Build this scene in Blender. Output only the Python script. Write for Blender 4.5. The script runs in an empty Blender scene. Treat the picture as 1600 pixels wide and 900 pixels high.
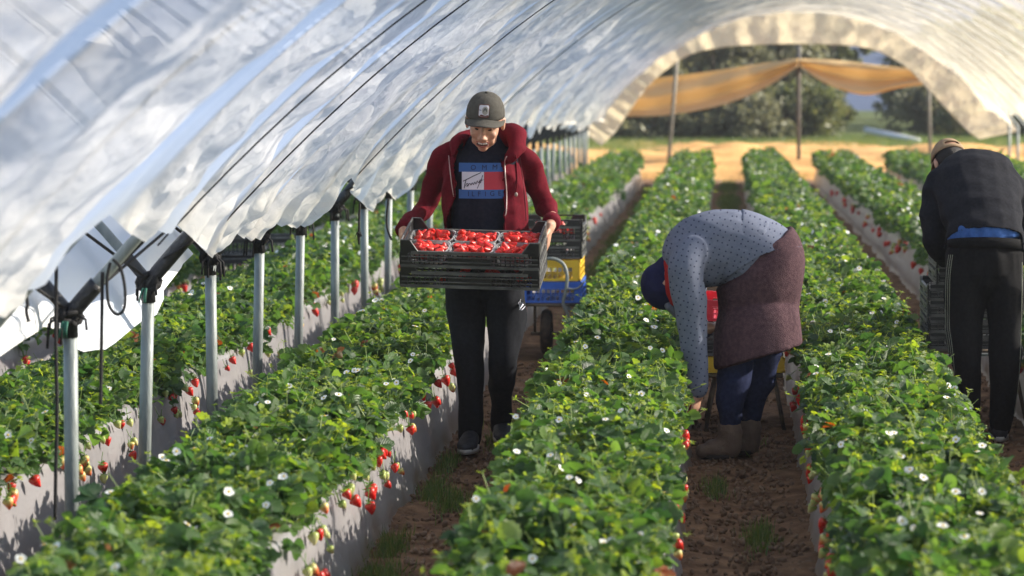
import bpy, bmesh, math, random
import numpy as np
from mathutils import Vector, Matrix, noise, Quaternion
from mathutils.bvhtree import BVHTree

random.seed(7)
rng = np.random.default_rng(7)
scene = bpy.context.scene
COL = scene.collection
R = math.radians

# ------------------------------------------------------------------ camera, sky, sun
CAMH = 1.93
F = 4600.0            # focal length in photo pixels
cam = bpy.data.cameras.new('camera')
cam.sensor_width = 36.0
cam.lens = F / 1600 * 36
cam.shift_x = -328 / 1600
cam.shift_y = -378 / 1600
cam.clip_start = 0.5
cam.clip_end = 4000
cam.dof.use_dof = True
cam.dof.focus_distance = 13.4
cam.dof.aperture_fstop = 3.6
camo = bpy.data.objects.new('camera', cam)
camo.location = (0, 0, CAMH)
camo.rotation_euler = (R(90), 0, 0)
COL.objects.link(camo)
scene.camera = camo

SUN_AZ, SUN_EL = 74.0, 27.0       # azimuth from +Y towards +X
world = bpy.data.worlds.new('World')
scene.world = world
world.use_nodes = True
wn = world.node_tree
sky = wn.nodes.new('ShaderNodeTexSky')
sky.sky_type = 'NISHITA'
sky.sun_disc = False
sky.sun_elevation = R(SUN_EL)
sky.sun_rotation = R(SUN_AZ)
wn.links.new(sky.outputs[0], wn.nodes['Background'].inputs[0])
wn.nodes['Background'].inputs[1].default_value = 0.10
sd = bpy.data.lights.new('sun', 'SUN')
sd.energy = 5.0
sd.angle = R(0.6)
sd.color = (1.0, 0.90, 0.74)
so = bpy.data.objects.new('sun', sd)
d = Vector((math.sin(R(SUN_AZ)) * math.cos(R(SUN_EL)), math.cos(R(SUN_AZ)) * math.cos(R(SUN_EL)), math.sin(R(SUN_EL))))
so.rotation_euler = d.to_track_quat('Z', 'Y').to_euler()
so.location = d * 50
COL.objects.link(so)

vs = scene.view_settings
vs.view_transform = 'Standard'
vs.look = 'None'
vs.gamma = 1.0
vs.use_curve_mapping = False
vs.exposure = 1.32
cy = scene.cycles
cy.use_denoising = True
cy.max_bounces = 7
cy.diffuse_bounces = 3
cy.glossy_bounces = 2
cy.transmission_bounces = 4
cy.transparent_max_bounces = 12
cy.caustics_reflective = False
cy.caustics_refractive = False
cy.sample_clamp_indirect = 6.0
cy.use_adaptive_sampling = True

# ------------------------------------------------------------------ helpers
def P(x, y, Z):
    """point of the place seen at photo pixel (x, y) standing Z metres away"""
    return Vector(((x - 1128) * Z / F, Z, CAMH - (y - 72) * Z / F))

def dip(Y):
    t = np.clip((np.asarray(Y, dtype=float) - 14) / 40, 0, 1)
    return -0.4 * t * t * (3 - 2 * t)

def gz(Y):
    return float(dip(Y))

MATS = {}
def nodes_of(m):
    return m.node_tree.nodes, m.node_tree.links

def mat(name, col, rough=0.6, col2=None, scale=20.0, bump=0.0, bscale=60.0, metal=0.0, spec=0.5, sheen=0.0, stretch=None, detail=4.0, coat=0.0):
    if name in MATS: return MATS[name]
    m = bpy.data.materials.new(name)
    m.use_nodes = True
    n, l = nodes_of(m)
    b = n['Principled BSDF']
    b.inputs['Base Color'].default_value = (*col, 1)
    b.inputs['Roughness'].default_value = rough
    b.inputs['Metallic'].default_value = metal
    b.inputs['Specular IOR Level'].default_value = spec
    b.inputs['Sheen Weight'].default_value = sheen
    b.inputs['Coat Weight'].default_value = coat
    tc = n.new('ShaderNodeTexCoord')
    mp = n.new('ShaderNodeMapping')
    l.new(tc.outputs['Object'], mp.inputs[0])
    if stretch: mp.inputs['Scale'].default_value = stretch
    if col2:
        t = n.new('ShaderNodeTexNoise'); t.inputs['Scale'].default_value = scale; t.inputs['Detail'].default_value = detail
        l.new(mp.outputs[0], t.inputs['Vector'])
        r = n.new('ShaderNodeValToRGB')
        r.color_ramp.elements[0].position = 0.35; r.color_ramp.elements[1].position = 0.68
        r.color_ramp.elements[0].color = (*col, 1); r.color_ramp.elements[1].color = (*col2, 1)
        l.new(t.outputs[0], r.inputs[0]); l.new(r.outputs[0], b.inputs['Base Color'])
    if bump:
        t2 = n.new('ShaderNodeTexNoise'); t2.inputs['Scale'].default_value = bscale; t2.inputs['Detail'].default_value = 5
        l.new(mp.outputs[0], t2.inputs['Vector'])
        bp = n.new('ShaderNodeBump'); bp.inputs['Strength'].default_value = bump; bp.inputs['Distance'].default_value = 0.02
        l.new(t2.outputs[0], bp.inputs['Height']); l.new(bp.outputs[0], b.inputs['Normal'])
    MATS[name] = m
    return m

def tag(o, label=None, cat=None, group=None, kind=None):
    if label: o['label'] = label
    if cat: o['category'] = cat
    if group: o['group'] = group
    if kind: o['kind'] = kind
    return o

def link(name, me, parent=None, m=None, smooth=True):
    o = bpy.data.objects.new(name, me)
    COL.objects.link(o)
    if m is not None:
        for q in (m if isinstance(m, (list, tuple)) else [m]): me.materials.append(q)
    if smooth and len(me.polygons):
        me.polygons.foreach_set('use_smooth', np.ones(len(me.polygons), bool))
    if parent is not None:
        o.parent = parent
        if parent.name in WORLD: o.matrix_parent_inverse = Matrix.Translation(-parent.location)
    return o

WORLD = set()   # things whose parts are written in world coordinates
def empty(name, loc=(0, 0, 0), world=True):
    o = bpy.data.objects.new(name, None)
    if world: WORLD.add(o.name)
    o.location = loc
    o.empty_display_size = 0.1
    COL.objects.link(o)
    return o

def mesh_np(name, verts, faces_flat, face_len, uv=None, colattr=None, matidx=None):
    me = bpy.data.meshes.new(name)
    nv = len(verts)
    me.vertices.add(nv)
    me.vertices.foreach_set('co', np.asarray(verts, np.float32).ravel())
    fl = np.asarray(faces_flat, np.int32)
    ln = np.asarray(face_len, np.int32)
    me.loops.add(len(fl)); me.loops.foreach_set('vertex_index', fl)
    me.polygons.add(len(ln))
    st = np.concatenate([[0], np.cumsum(ln)[:-1]]).astype(np.int32)
    me.polygons.foreach_set('loop_start', st)
    me.polygons.foreach_set('loop_total', ln)
    if matidx is not None: me.polygons.foreach_set('material_index', np.asarray(matidx, np.int32))
    me.update(calc_edges=True)
    if uv is not None:
        u = me.uv_layers.new(name='UVMap')
        u.data.foreach_set('uv', np.asarray(uv, np.float32)[fl].ravel())
    if colattr is not None:
        a = me.attributes.new('tint', 'FLOAT_COLOR', 'POINT')
        a.data.foreach_set('color', np.asarray(colattr, np.float32).ravel())
    return me

def grid_np(name, V, uv=None, colattr=None, closed=False):
    """V: (a,b,3) grid -> quad mesh"""
    a, b = V.shape[:2]
    idx = np.arange(a * b).reshape(a, b)
    if closed:
        idx = np.concatenate([idx, idx[:, :1]], axis=1)
    q = np.stack([idx[:-1, :-1], idx[1:, :-1], idx[1:, 1:], idx[:-1, 1:]], axis=-1).reshape(-1, 4)
    return mesh_np(name, V.reshape(-1, 3), q.ravel(), np.full(len(q), 4), uv=None if uv is None else uv.reshape(-1, 2), colattr=colattr)

def bm_box(bm, c, s, M=None, rot=None):
    r = bmesh.ops.create_cube(bm, size=1.0)
    T = Matrix.Translation(c) @ (rot.to_4x4() if rot else Matrix()) @ Matrix.Diagonal((*s, 1))
    if M is not None: T = M @ T
    bmesh.ops.transform(bm, matrix=T, verts=r['verts'])
    return r['verts']

def bm_ball(bm, c, r, seg=16, rot=None):
    if not hasattr(r, '__len__'): r = (r, r, r)
    q = bmesh.ops.create_uvsphere(bm, u_segments=seg, v_segments=max(6, seg // 2 + 2), radius=1.0)
    T = Matrix.Translation(c) @ (rot.to_4x4() if rot else Matrix()) @ Matrix.Diagonal((*r, 1))
    bmesh.ops.transform(bm, matrix=T, verts=q['verts'])
    return q['verts']

def loft(bm, pts, rad, ref=(1, 0, 0), seg=16, caps=True):
    """closed tube through pts; rad: list of r or (r_ref, r_other)"""
    pts = [Vector(p) for p in pts]
    rings = []
    if not isinstance(ref, list): ref = Vector(ref)
    for i, p in enumerate(pts):
        t = (pts[min(i + 1, len(pts) - 1)] - pts[max(i - 1, 0)])
        t.normalize()
        rf = ref[i] if isinstance(ref, list) else ref
        x = rf - t * rf.dot(t)
        if x.length < 1e-3: x = Vector((0, 1, 0)) - t * t.y
        x.normalize()
        y = t.cross(x)
        r = rad[i]
        if not hasattr(r, '__len__'): r = (r, r)
        rings.append([bm.verts.new(p + x * r[0] * math.cos(2 * math.pi * k / seg) + y * r[1] * math.sin(2 * math.pi * k / seg)) for k in range(seg)])
    for a, b in zip(rings[:-1], rings[1:]):
        for k in range(seg):
            bm.faces.new((a[k], a[(k + 1) % seg], b[(k + 1) % seg], b[k]))
    if caps:
        bm.faces.new(list(reversed(rings[0]))); bm.faces.new(rings[-1])
    return rings

def cr(pts, n=6):
    """Catmull-Rom resample of tuples of floats"""
    A = np.array([list(p) for p in pts], float)
    out = []
    N = len(A)
    for i in range(N - 1):
        p0, p1, p2, p3 = A[max(i - 1, 0)], A[i], A[i + 1], A[min(i + 2, N - 1)]
        for k in range(n):
            t = k / n
            out.append(0.5 * ((2 * p1) + (-p0 + p2) * t + (2 * p0 - 5 * p1 + 4 * p2 - p3) * t * t + (-p0 + 3 * p1 - 3 * p2 + p3) * t ** 3))
    out.append(A[-1])
    return np.array(out)

def limb(bm, pr, ref=(1, 0, 0), n=5, seg=16):
    """pr: list of (Vector, r1, r2)"""
    rows = cr([(p[0][0], p[0][1], p[0][2], p[1], p[2] if len(p) > 2 else p[1]) for p in pr], n)
    loft(bm, [r[:3] for r in rows], [(max(r[3], .002), max(r[4], .002)) for r in rows], ref, seg)
    # rounded ends
    bm_ball(bm, rows[0][:3], min(rows[0][3], rows[0][4]) * .98, 12)
    bm_ball(bm, rows[-1][:3], min(rows[-1][3], rows[-1][4]) * .98, 12)

def bm_obj(name, bm, m, parent=None, smooth=True):
    me = bpy.data.meshes.new(name)
    bmesh.ops.recalc_face_normals(bm, faces=bm.faces)
    bm.to_mesh(me); bm.free()
    return link(name, me, parent, m, smooth)

def tube(name, pts, r, m, parent=None, seg=8):
    bm = bmesh.new()
    rr = r if hasattr(r, '__len__') else [r] * len(pts)
    loft(bm, pts, rr, (0.3, 0.5, 0.8), seg)
    return bm_obj(name, bm, m, parent)

def fuse(name, bm, voxel, m, parent=None, smooth_it=6, factor=0.5, disp=None, cut=None, solid=0.0):
    """voxel-fuse overlapping closed shapes into ONE continuous surface"""
    me = bpy.data.meshes.new('tmp')
    bmesh.ops.recalc_face_normals(bm, faces=bm.faces)
    bm.to_mesh(me); bm.free()
    o = bpy.data.objects.new('tmp', me); COL.objects.link(o)
    md = o.modifiers.new('r', 'REMESH'); md.mode = 'VOXEL'; md.voxel_size = voxel; md.use_smooth_shade = True
    if smooth_it:
        s = o.modifiers.new('s', 'SMOOTH'); s.iterations = smooth_it; s.factor = factor
    dg = bpy.context.evaluated_depsgraph_get(); dg.update()
    out = bpy.data.meshes.new_from_object(o.evaluated_get(dg))
    bpy.data.objects.remove(o); bpy.data.meshes.remove(me)
    nv = len(out.vertices)
    co = np.empty(nv * 3, np.float32); out.vertices.foreach_get('co', co); co = co.reshape(-1, 3)
    no = np.empty(nv * 3, np.float32); out.vertices.foreach_get('normal', no); no = no.reshape(-1, 3)
    if disp is not None:
        co = co + no * disp(co, no)[:, None]
        out.vertices.foreach_set('co', co.astype(np.float32).ravel())
    if cut is not None:
        b2 = bmesh.new(); b2.from_mesh(out)
        kill = [f for f in b2.faces if cut(f.calc_center_median(), f.normal)]
        bmesh.ops.delete(b2, geom=kill, context='FACES')
        for _ in range(30):
            bv = [v for v in b2.verts if v.is_boundary]
            bmesh.ops.smooth_vert(b2, verts=bv, factor=0.5, use_axis_x=True, use_axis_y=True, use_axis_z=True)
        b2.to_mesh(out); b2.free()
    out.name = name
    ob = link(name, out, parent, m)
    if solid:
        sm = ob.modifiers.new('solid', 'SOLIDIFY'); sm.thickness = solid; sm.offset = -1
    return ob

def snoise(co, scale, seed=0.0, st=(1, 1, 1)):
    """vectorised smooth sum-of-waves noise in [-1,1] (no python loop)"""
    rg = np.random.default_rng(int(abs(seed + 50) * 13) + 5)
    p = co * np.array(st) * scale
    out = np.zeros(len(co)); w = 0
    for k in range(14):
        dd = rg.normal(size=3); dd /= np.linalg.norm(dd)
        f = 0.6 + rg.random() * 1.6
        a = 1 / (f ** .7)
        out += a * np.sin(p @ dd * f * 2 * np.pi + rg.random() * 6.28); w += a * a
    return out / math.sqrt(w) * 0.9

def bvh(o):
    me = o.data
    return BVHTree.FromPolygons([v.co[:] for v in me.vertices], [p.vertices[:] for p in me.polygons])

def project_mesh(o, tree, direction, off):
    """push every vertex of o along direction onto the tree's surface, off in front of it"""
    d = Vector(direction).normalized()
    for v in o.data.vertices:
        h = tree.ray_cast(v.co - d * 1.0, d)
        if h[0]: v.co = h[0] - d * off
# ------------------------------------------------------------------ ground
SP = 1.18
FUR = 0.10                      # centre line of the furrow the woman stands in
def bedx(k): return FUR - SP / 2 + SP * k    # k=0 is the bed between man and woman
Y_BED0, Y_BED1 = 4.0, 50.0

def soil_mat():
    m = mat('soil', (.12, .062, .033), 0.95, (.27, .155, .085), 9, 0.9, 38, spec=.2)
    return m

nx, ny = 240, 520
xs = np.concatenate([np.linspace(-400, -14, 20), np.linspace(-13.5, 9.5, nx), np.linspace(10, 400, 20)])
ys = np.concatenate([np.linspace(-30, 5, 20), np.linspace(5.1, 26, 330), np.linspace(26.1, 60, 130), np.linspace(61, 120, 40), np.linspace(130, 900, 20)])
X, Y = np.meshgrid(xs, ys)
co = np.stack([X.ravel(), Y.ravel(), np.zeros(X.size)], 1)
inb = (np.abs(X.ravel()) < 14) & (Y.ravel() < 60)
z = dip(Y.ravel()) + inb * (.012 * snoise(co, 1.6, 1) + .008 * snoise(co, 6, 2))
# worn, slightly hollow furrow middle
ph = (X.ravel() - FUR + SP / 2) % SP - SP / 2
z -= inb * .02 * np.exp(-(ph / .12) ** 2)
me = grid_np('ground', np.stack([X, Y, z.reshape(X.shape)], -1))
tag(link('ground', me, None, soil_mat()), kind='structure')

# pale sandy track beyond the end of the rows, a rough sunlit bank
sand = mat('sand', (.64, .38, .15), 0.95, (.48, .26, .09), 1.6, .9, 12, spec=.15)
sx = np.linspace(-30, 30, 300); sy = np.linspace(51.2, 66, 70)
X, Y = np.meshgrid(sx, sy)
co = np.stack([X.ravel(), Y.ravel(), 0 * X.ravel()], 1)
t = (Y.ravel() - 51.2) / 14.8
hh = (.10 + .16 * np.sin(np.pi * np.clip(t * 1.3, 0, 1))) * (1 + .5 * snoise(co, .35, 3)) + .035 * snoise(co, 1.5, 4)
z = dip(Y.ravel()) + np.where((t > 0) & (t < 1), np.clip(hh, .01, .5), -.05)
z[(t <= 0.001) | (t >= .999)] = gz(60) - .05
tag(link('sand_track', grid_np('sand_track', np.stack([X, Y, z.reshape(X.shape)], -1)), None, sand), kind='structure')

# rising ground behind the trees and the far hill
mt = mat('hill_haze_blue', (.09, .12, .20), 0.95, (.07, .09, .13), .02, .6, .05, spec=.1)  # distance haze painted in as a blue base colour
mx = np.linspace(-260, 330, 120); my = np.linspace(98, 420, 40)
X, Y = np.meshgrid(mx, my)
co = np.stack([X.ravel(), Y.ravel(), 0 * X.ravel()], 1)
t = (Y.ravel() - 98) / 322
prof = 27 * np.exp(-((X.ravel() - 0) / 42) ** 2) + 14 + 4 * snoise(co, .006, 5)
z = -.6 + (prof * .28 + 4) * np.clip(t * 1.6, 0, 1) ** .9 + 1.2 * t * snoise(co, .03, 6)
ZZ=0
tag(link('far_hill', grid_np('far_hill', np.stack([X, Y, z.reshape(X.shape)], -1)), None, mt), kind='structure')

mead = mat('meadow', (.06, .085, .03), .95, (.10, .12, .045), 1.2, .8, 6, spec=.1)
X, Y = np.meshgrid(np.linspace(-120, 120, 60), np.linspace(65.5, 110, 40))
co = np.stack([X.ravel(), Y.ravel(), 0 * X.ravel()], 1)
z = gz(60) + .03 + .05 * (1 + snoise(co, .2, 9)) - .2 * (Y.ravel() < 65.6)
tag(link('meadow', grid_np('meadow', np.stack([X, Y, z.reshape(X.shape)], -1)), None, mead), kind='structure')

# ------------------------------------------------------------------ foliage generator
def leaflet_hi():
    ts = np.array([0, .10, .2, .31, .42, .53, .64, .75, .86, .95, 1.0])
    w = .42 * np.sin(np.pi * np.clip(ts, 0, 1) ** .85) ** .62
    w[0] = .02; w[-1] = .01
    zig = np.where(np.arange(11) % 2 == 0, .90, 1.06)
    w = w * zig
    V = []; U = []
    for i, t in enumerate(ts):
        V.append((0, t, -.22 * (t - .3) ** 2)); U.append((.5, t))
        for s in (-1, 1):
            V.append((s * w[i], t + (.03 if i % 2 else -.01), .30 * w[i] - .24 * (t - .3) ** 2 + (.02 if i % 2 else 0))); U.append((.5 + s * .5, t))
    Fc = []
    for i in range(10):
        a, b = 3 * i, 3 * i + 3
        Fc.append((a, a + 2, b + 2, b)); Fc.append((a + 1, a, b, b + 1))
    return np.array(V), np.array(Fc), np.array(U)

def leaflet_lo():
    V = np.array([(0, 0, 0), (-.36, .3, .10), (0, .5, -.01), (.36, .3, .10), (-.38, .72, .06), (.38, .72, .06), (0, 1, -.12)])
    Fc = np.array([(0, 3, 2, 1), (1, 2, 6, 4), (2, 3, 5, 6)])
    U = np.array([(.5, 0), (0, .3), (.5, .5), (1, .3), (0, .7), (1, .7), (.5, 1)])
    return V, Fc, U

def frames(n, az, tilt, roll):
    """rotation matrices whose local y lies along heading az, tilted up by tilt, rolled"""
    ca, sa = np.cos(az), np.sin(az); ct, st_ = np.cos(tilt), np.sin(tilt)
    yv = np.stack([sa * ct, ca * ct, st_], 1)
    xv = np.stack([ca, -sa, 0 * ca], 1)
    zv = np.cross(xv, yv)
    cr_, sr = np.cos(roll)[:, None], np.sin(roll)[:, None]
    x2 = xv * cr_ + zv * sr
    z2 = -xv * sr + zv * cr_
    return np.stack([x2, yv, z2], 2)

class Batch:
    def __init__(s): s.V, s.F, s.U, s.C, s.n = [], [], [], [], 0
    def add(s, tmpl, pos, Rm, scale, tint):
        V, Fc, U = tmpl
        n = len(pos)
        if n == 0: return
        sc = scale[:, None, None] if scale.ndim == 1 else scale[:, None, :]
        W = np.einsum('nij,nkj->nki', Rm, V[None] * sc) + pos[:, None, :]
        s.V.append(W.reshape(-1, 3))
        f = (Fc[None] + (np.arange(n) * len(V))[:, None, None] + s.n).reshape(-1, Fc.shape[1])
        s.F.append(f)
        s.U.append(np.tile(U, (n, 1)))
        s.C.append(np.repeat(tint, len(V), axis=0))
        s.n += n * len(V)
    def mesh(s, name):
        f = [x.ravel() for x in s.F]; l = [np.full(len(x), x.shape[1]) for x in s.F]
        return mesh_np(name, np.concatenate(s.V), np.concatenate(f), np.concatenate(l), uv=np.concatenate(s.U), colattr=np.concatenate(s.C))

def leaf_mat(name, dark, mid, light, under, transl=.35, veins=True, rough=.42):
    m = bpy.data.materials.new(name); m.use_nodes = True
    n, l = nodes_of(m)
    b = n['Principled BSDF']; out = n['Material Output']
    at = n.new('ShaderNodeAttribute'); at.attribute_name = 'tint'
    sp = n.new('ShaderNodeSeparateColor'); l.new(at.outputs['Color'], sp.inputs[0])
    r = n.new('ShaderNodeValToRGB'); e = r.color_ramp.elements
    e[0].position = 0; e[0].color = (*dark, 1); e[1].position = 1; e[1].color = (*light, 1)
    q = e.new(.45); q.color = (*mid, 1)
    l.new(sp.outputs[0], r.inputs[0])
    colr = r.outputs[0]
    # autumn / dead fraction in green channel
    mxd = n.new('ShaderNodeMix'); mxd.data_type = 'RGBA'
    l.new(sp.outputs[1], mxd.inputs[0]); l.new(colr, mxd.inputs[6]); mxd.inputs[7].default_value = (.28, .085, .03, 1)
    colr = mxd.outputs[2]
    if veins:
        uv = n.new('ShaderNodeUVMap')
        su = n.new('ShaderNodeSeparateXYZ'); l.new(uv.outputs[0], su.inputs[0])
        a1 = n.new('ShaderNodeMath'); a1.operation = 'SUBTRACT'; a1.inputs[1].default_value = .5; l.new(su.outputs[0], a1.inputs[0])
        a2 = n.new('ShaderNodeMath'); a2.operation = 'ABSOLUTE'; l.new(a1.outputs[0], a2.inputs[0])
        a3 = n.new('ShaderNodeMath'); a3.operation = 'MULTIPLY'; a3.inputs[1].default_value = .7; l.new(a2.outputs[0], a3.inputs[0])
        a4 = n.new('ShaderNodeMath'); a4.operation = 'SUBTRACT'; l.new(su.outputs[1], a4.inputs[0]); l.new(a3.outputs[0], a4.inputs[1])
        a5 = n.new('ShaderNodeMath'); a5.operation = 'MULTIPLY'; a5.inputs[1].default_value = 44.0; l.new(a4.outputs[0], a5.inputs[0])
        a6 = n.new('ShaderNodeMath'); a6.operation = 'SINE'; l.new(a5.outputs[0], a6.inputs[0])
        bp = n.new('ShaderNodeBump'); bp.inputs['Strength'].default_value = .55; bp.inputs['Distance'].default_value = .004
        l.new(a6.outputs[0], bp.inputs['Height']); l.new(bp.outputs[0], b.inputs['Normal'])
    geo = n.new('ShaderNodeNewGeometry')
    mu = n.new('ShaderNodeMix'); mu.data_type = 'RGBA'
    mul = n.new('ShaderNodeMath'); mul.operation = 'MULTIPLY'; mul.inputs[1].default_value = .6
    l.new(geo.outputs['Backfacing'], mul.inputs[0]); l.new(mul.outputs[0], mu.inputs[0])
    l.new(colr, mu.inputs[6]); mu.inputs[7].default_value = (*under, 1)
    l.new(mu.outputs[2], b.inputs['Base Color'])
    b.inputs['Roughness'].default_value = rough
    b.inputs['Specular IOR Level'].default_value = .55
    tr = n.new('ShaderNodeBsdfTranslucent')
    hs = n.new('ShaderNodeHueSaturation'); hs.inputs['Saturation'].default_value = 1.15; hs.inputs['Value'].default_value = 1.9; hs.inputs['Hue'].default_value = .485
    l.new(colr, hs.inputs['Color']); l.new(hs.outputs[0], tr.inputs[0])
    ms = n.new('ShaderNodeMixShader'); ms.inputs[0].default_value = transl
    l.new(b.outputs[0], ms.inputs[1]); l.new(tr.outputs[0], ms.inputs[2]); l.new(ms.outputs[0], out.inputs[0])
    return m

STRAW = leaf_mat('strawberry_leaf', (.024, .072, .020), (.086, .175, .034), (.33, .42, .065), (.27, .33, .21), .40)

def strip_tmpl():
    """a thin stalk, unit high along y, three sided"""
    V = []; a = [(math.cos(k * 2.094), math.sin(k * 2.094)) for k in range(3)]
    for t, bend in ((0, 0), (.5, .06), (1, .0)):
        for c, s_ in a: V.append((c * .5, t, s_ * .5 + bend * 10))
    Fc = []
    for i in range(2):
        for k in range(3): Fc.append((3 * i + k, 3 * i + (k + 1) % 3, 3 * i + 3 + (k + 1) % 3, 3 * i + 3 + k))
    return np.array(V), np.array(Fc), np.full((9, 2), .5)
STALK = strip_tmpl(); LHI = leaflet_hi(); LLO = leaflet_lo()

HM = .37
WT, WB = .265, .33
def canopy_h(u, y, seed):
    p = np.stack([u, y, 0 * u], 1)
    side = np.clip(np.abs(u) / .36, 0, 1)
    return HM + .155 * np.sqrt(np.clip(1 - side ** 3.0, 0, 1)) + .034 * snoise(p, 1.3, seed) + .022 * snoise(p, 4, seed + 1)

def foliage_mesh(k, name):
    bx = bedx(k); rg = np.random.default_rng(100 + k)
    B = Batch()
    near = -3 <= k <= 2
    segs = [(7.2, 19, 820, 1, .88), (19, 30, 520, 0, 1.0), (30, Y_BED1, 280, 0, 1.3)] if near else [(7, 30, 260, 0, 1.25), (30, Y_BED1, 150, 0, 1.6)]
    for (y0, y1, dens, hi, big) in segs:
        n = int(dens * (y1 - y0))
        y = rg.uniform(y0, y1, n)
        # plants stand in two staggered lines: clump u around them
        plant = np.round(y / .27) + .0
        side = rg.choice([-1, 1], n)
        yc = (plant + .25 * side) * .27
        uc = side * .145
        rad = np.abs(rg.normal(0, .125, n)) ** 1.0
        ang = rg.uniform(0, 2 * np.pi, n)
        u = uc + rad * np.cos(ang) * 1.12; y = yc + rad * np.sin(ang) * 1.15
        mixu = rg.random(n) < .35
        u = np.where(mixu, rg.uniform(-.33, .33, n), u)
        # ragged outline: some leaves hang over the flank
        edge = .292 + .050 * snoise(np.stack([y, side * 3, 0 * y], 1), .9, k + 40)
        u = np.clip(u, -edge, edge)
        hc = canopy_h(u, y, k)
        depth = rg.random(n) ** 1.4
        z = hc - depth * (hc - HM + .02) * .95
        over = np.abs(u) > .26
        z = np.where(over, z - (np.abs(u) - .26) * .9 * rg.random(n), z)
        z += (rg.random(n) < .06) * rg.uniform(0, .05, n)
        pos = np.stack([bx + u, y, z + dip(y)], 1)
        young = rg.random(n) < .32
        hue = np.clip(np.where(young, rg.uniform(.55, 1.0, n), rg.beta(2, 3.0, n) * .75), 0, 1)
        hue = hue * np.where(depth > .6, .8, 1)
        dead = (rg.random(n) < .006) * .9
        sc = np.where(young, rg.uniform(.020, .034, n), rg.uniform(.036, .070, n) * np.where(rg.random(n) < .08, 1.4, 1)) * big
        az = np.arctan2(u, rg.normal(0, .28, n)) + rg.normal(0, .8, n)
        tilt = rg.normal(.10, .45, n) - np.abs(u) * .8 + young * .4
        roll = rg.normal(0, .55, n)
        M0 = frames(n, az, tilt, roll)
        tmpl = LHI if hi else LLO
        for da in (0, 1.35, -1.35):
            c, s = math.cos(da), math.sin(da)
            Rl = np.array([[c, s, 0], [-s, c, 0], [0, 0, 1]])
            # each leaflet also droops and rolls a little by itself
            t2 = rg.normal(-.12, .22, n); r2 = rg.normal(0, .25, n)
            Rx = frames(n, np.zeros(n), t2, r2)
            M = np.einsum('nij,jk,nkl->nil', M0, Rl, Rx)
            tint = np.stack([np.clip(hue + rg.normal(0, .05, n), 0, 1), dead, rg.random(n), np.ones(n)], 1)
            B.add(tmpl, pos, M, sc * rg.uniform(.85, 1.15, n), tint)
        # petioles and flower stalks, the lime ones that stand out
        ns = int(n * (.24 if hi else .12))
        ix = rg.integers(0, n, ns)
        base = pos[ix].copy(); base[:, 2] -= .03
        azs = rg.uniform(0, 6.28, ns); ts = rg.uniform(.25, 1.35, ns)
        Ms = frames(ns, azs, ts, rg.uniform(0, 3, ns))
        L = rg.uniform(.05, .12, ns) * (1 if hi else 1.2)
        th = rg.uniform(.0028, .0042, ns) * (1 if hi else 1.5)
        tn = np.stack([rg.uniform(.75, 1, ns), 0 * L, 0 * L, 0 * L + 1], 1)
        B.add(STALK, base, Ms, np.stack([th, L, th], 1), tn)
        # spiky calyx rosettes at stalk ends
        tip = base + np.einsum('nij,nj->ni', Ms, np.stack([0 * L, L, 0 * L], 1))
        sel = rg.random(ns) < (.75 if hi else .5)
        tip, Mt = tip[sel], Ms[sel]; m_ = len(tip)
        for j in range(6):
            aa = np.full(m_, j * 1.047) + rg.normal(0, .3, m_)
            Mr = frames(m_, aa, rg.normal(.35, .35, m_), rg.normal(0, .3, m_))
            B.add(LLO, tip, Mr, np.stack([rg.uniform(.009, .014, m_)] * 1 + [rg.uniform(.014, .026, m_)] + [np.full(m_, .015)], 1) * big,
                  np.stack([rg.uniform(.65, 1, m_), 0 * aa, 0 * aa, 0 * aa + 1], 1))
    return B.mesh(name)

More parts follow.
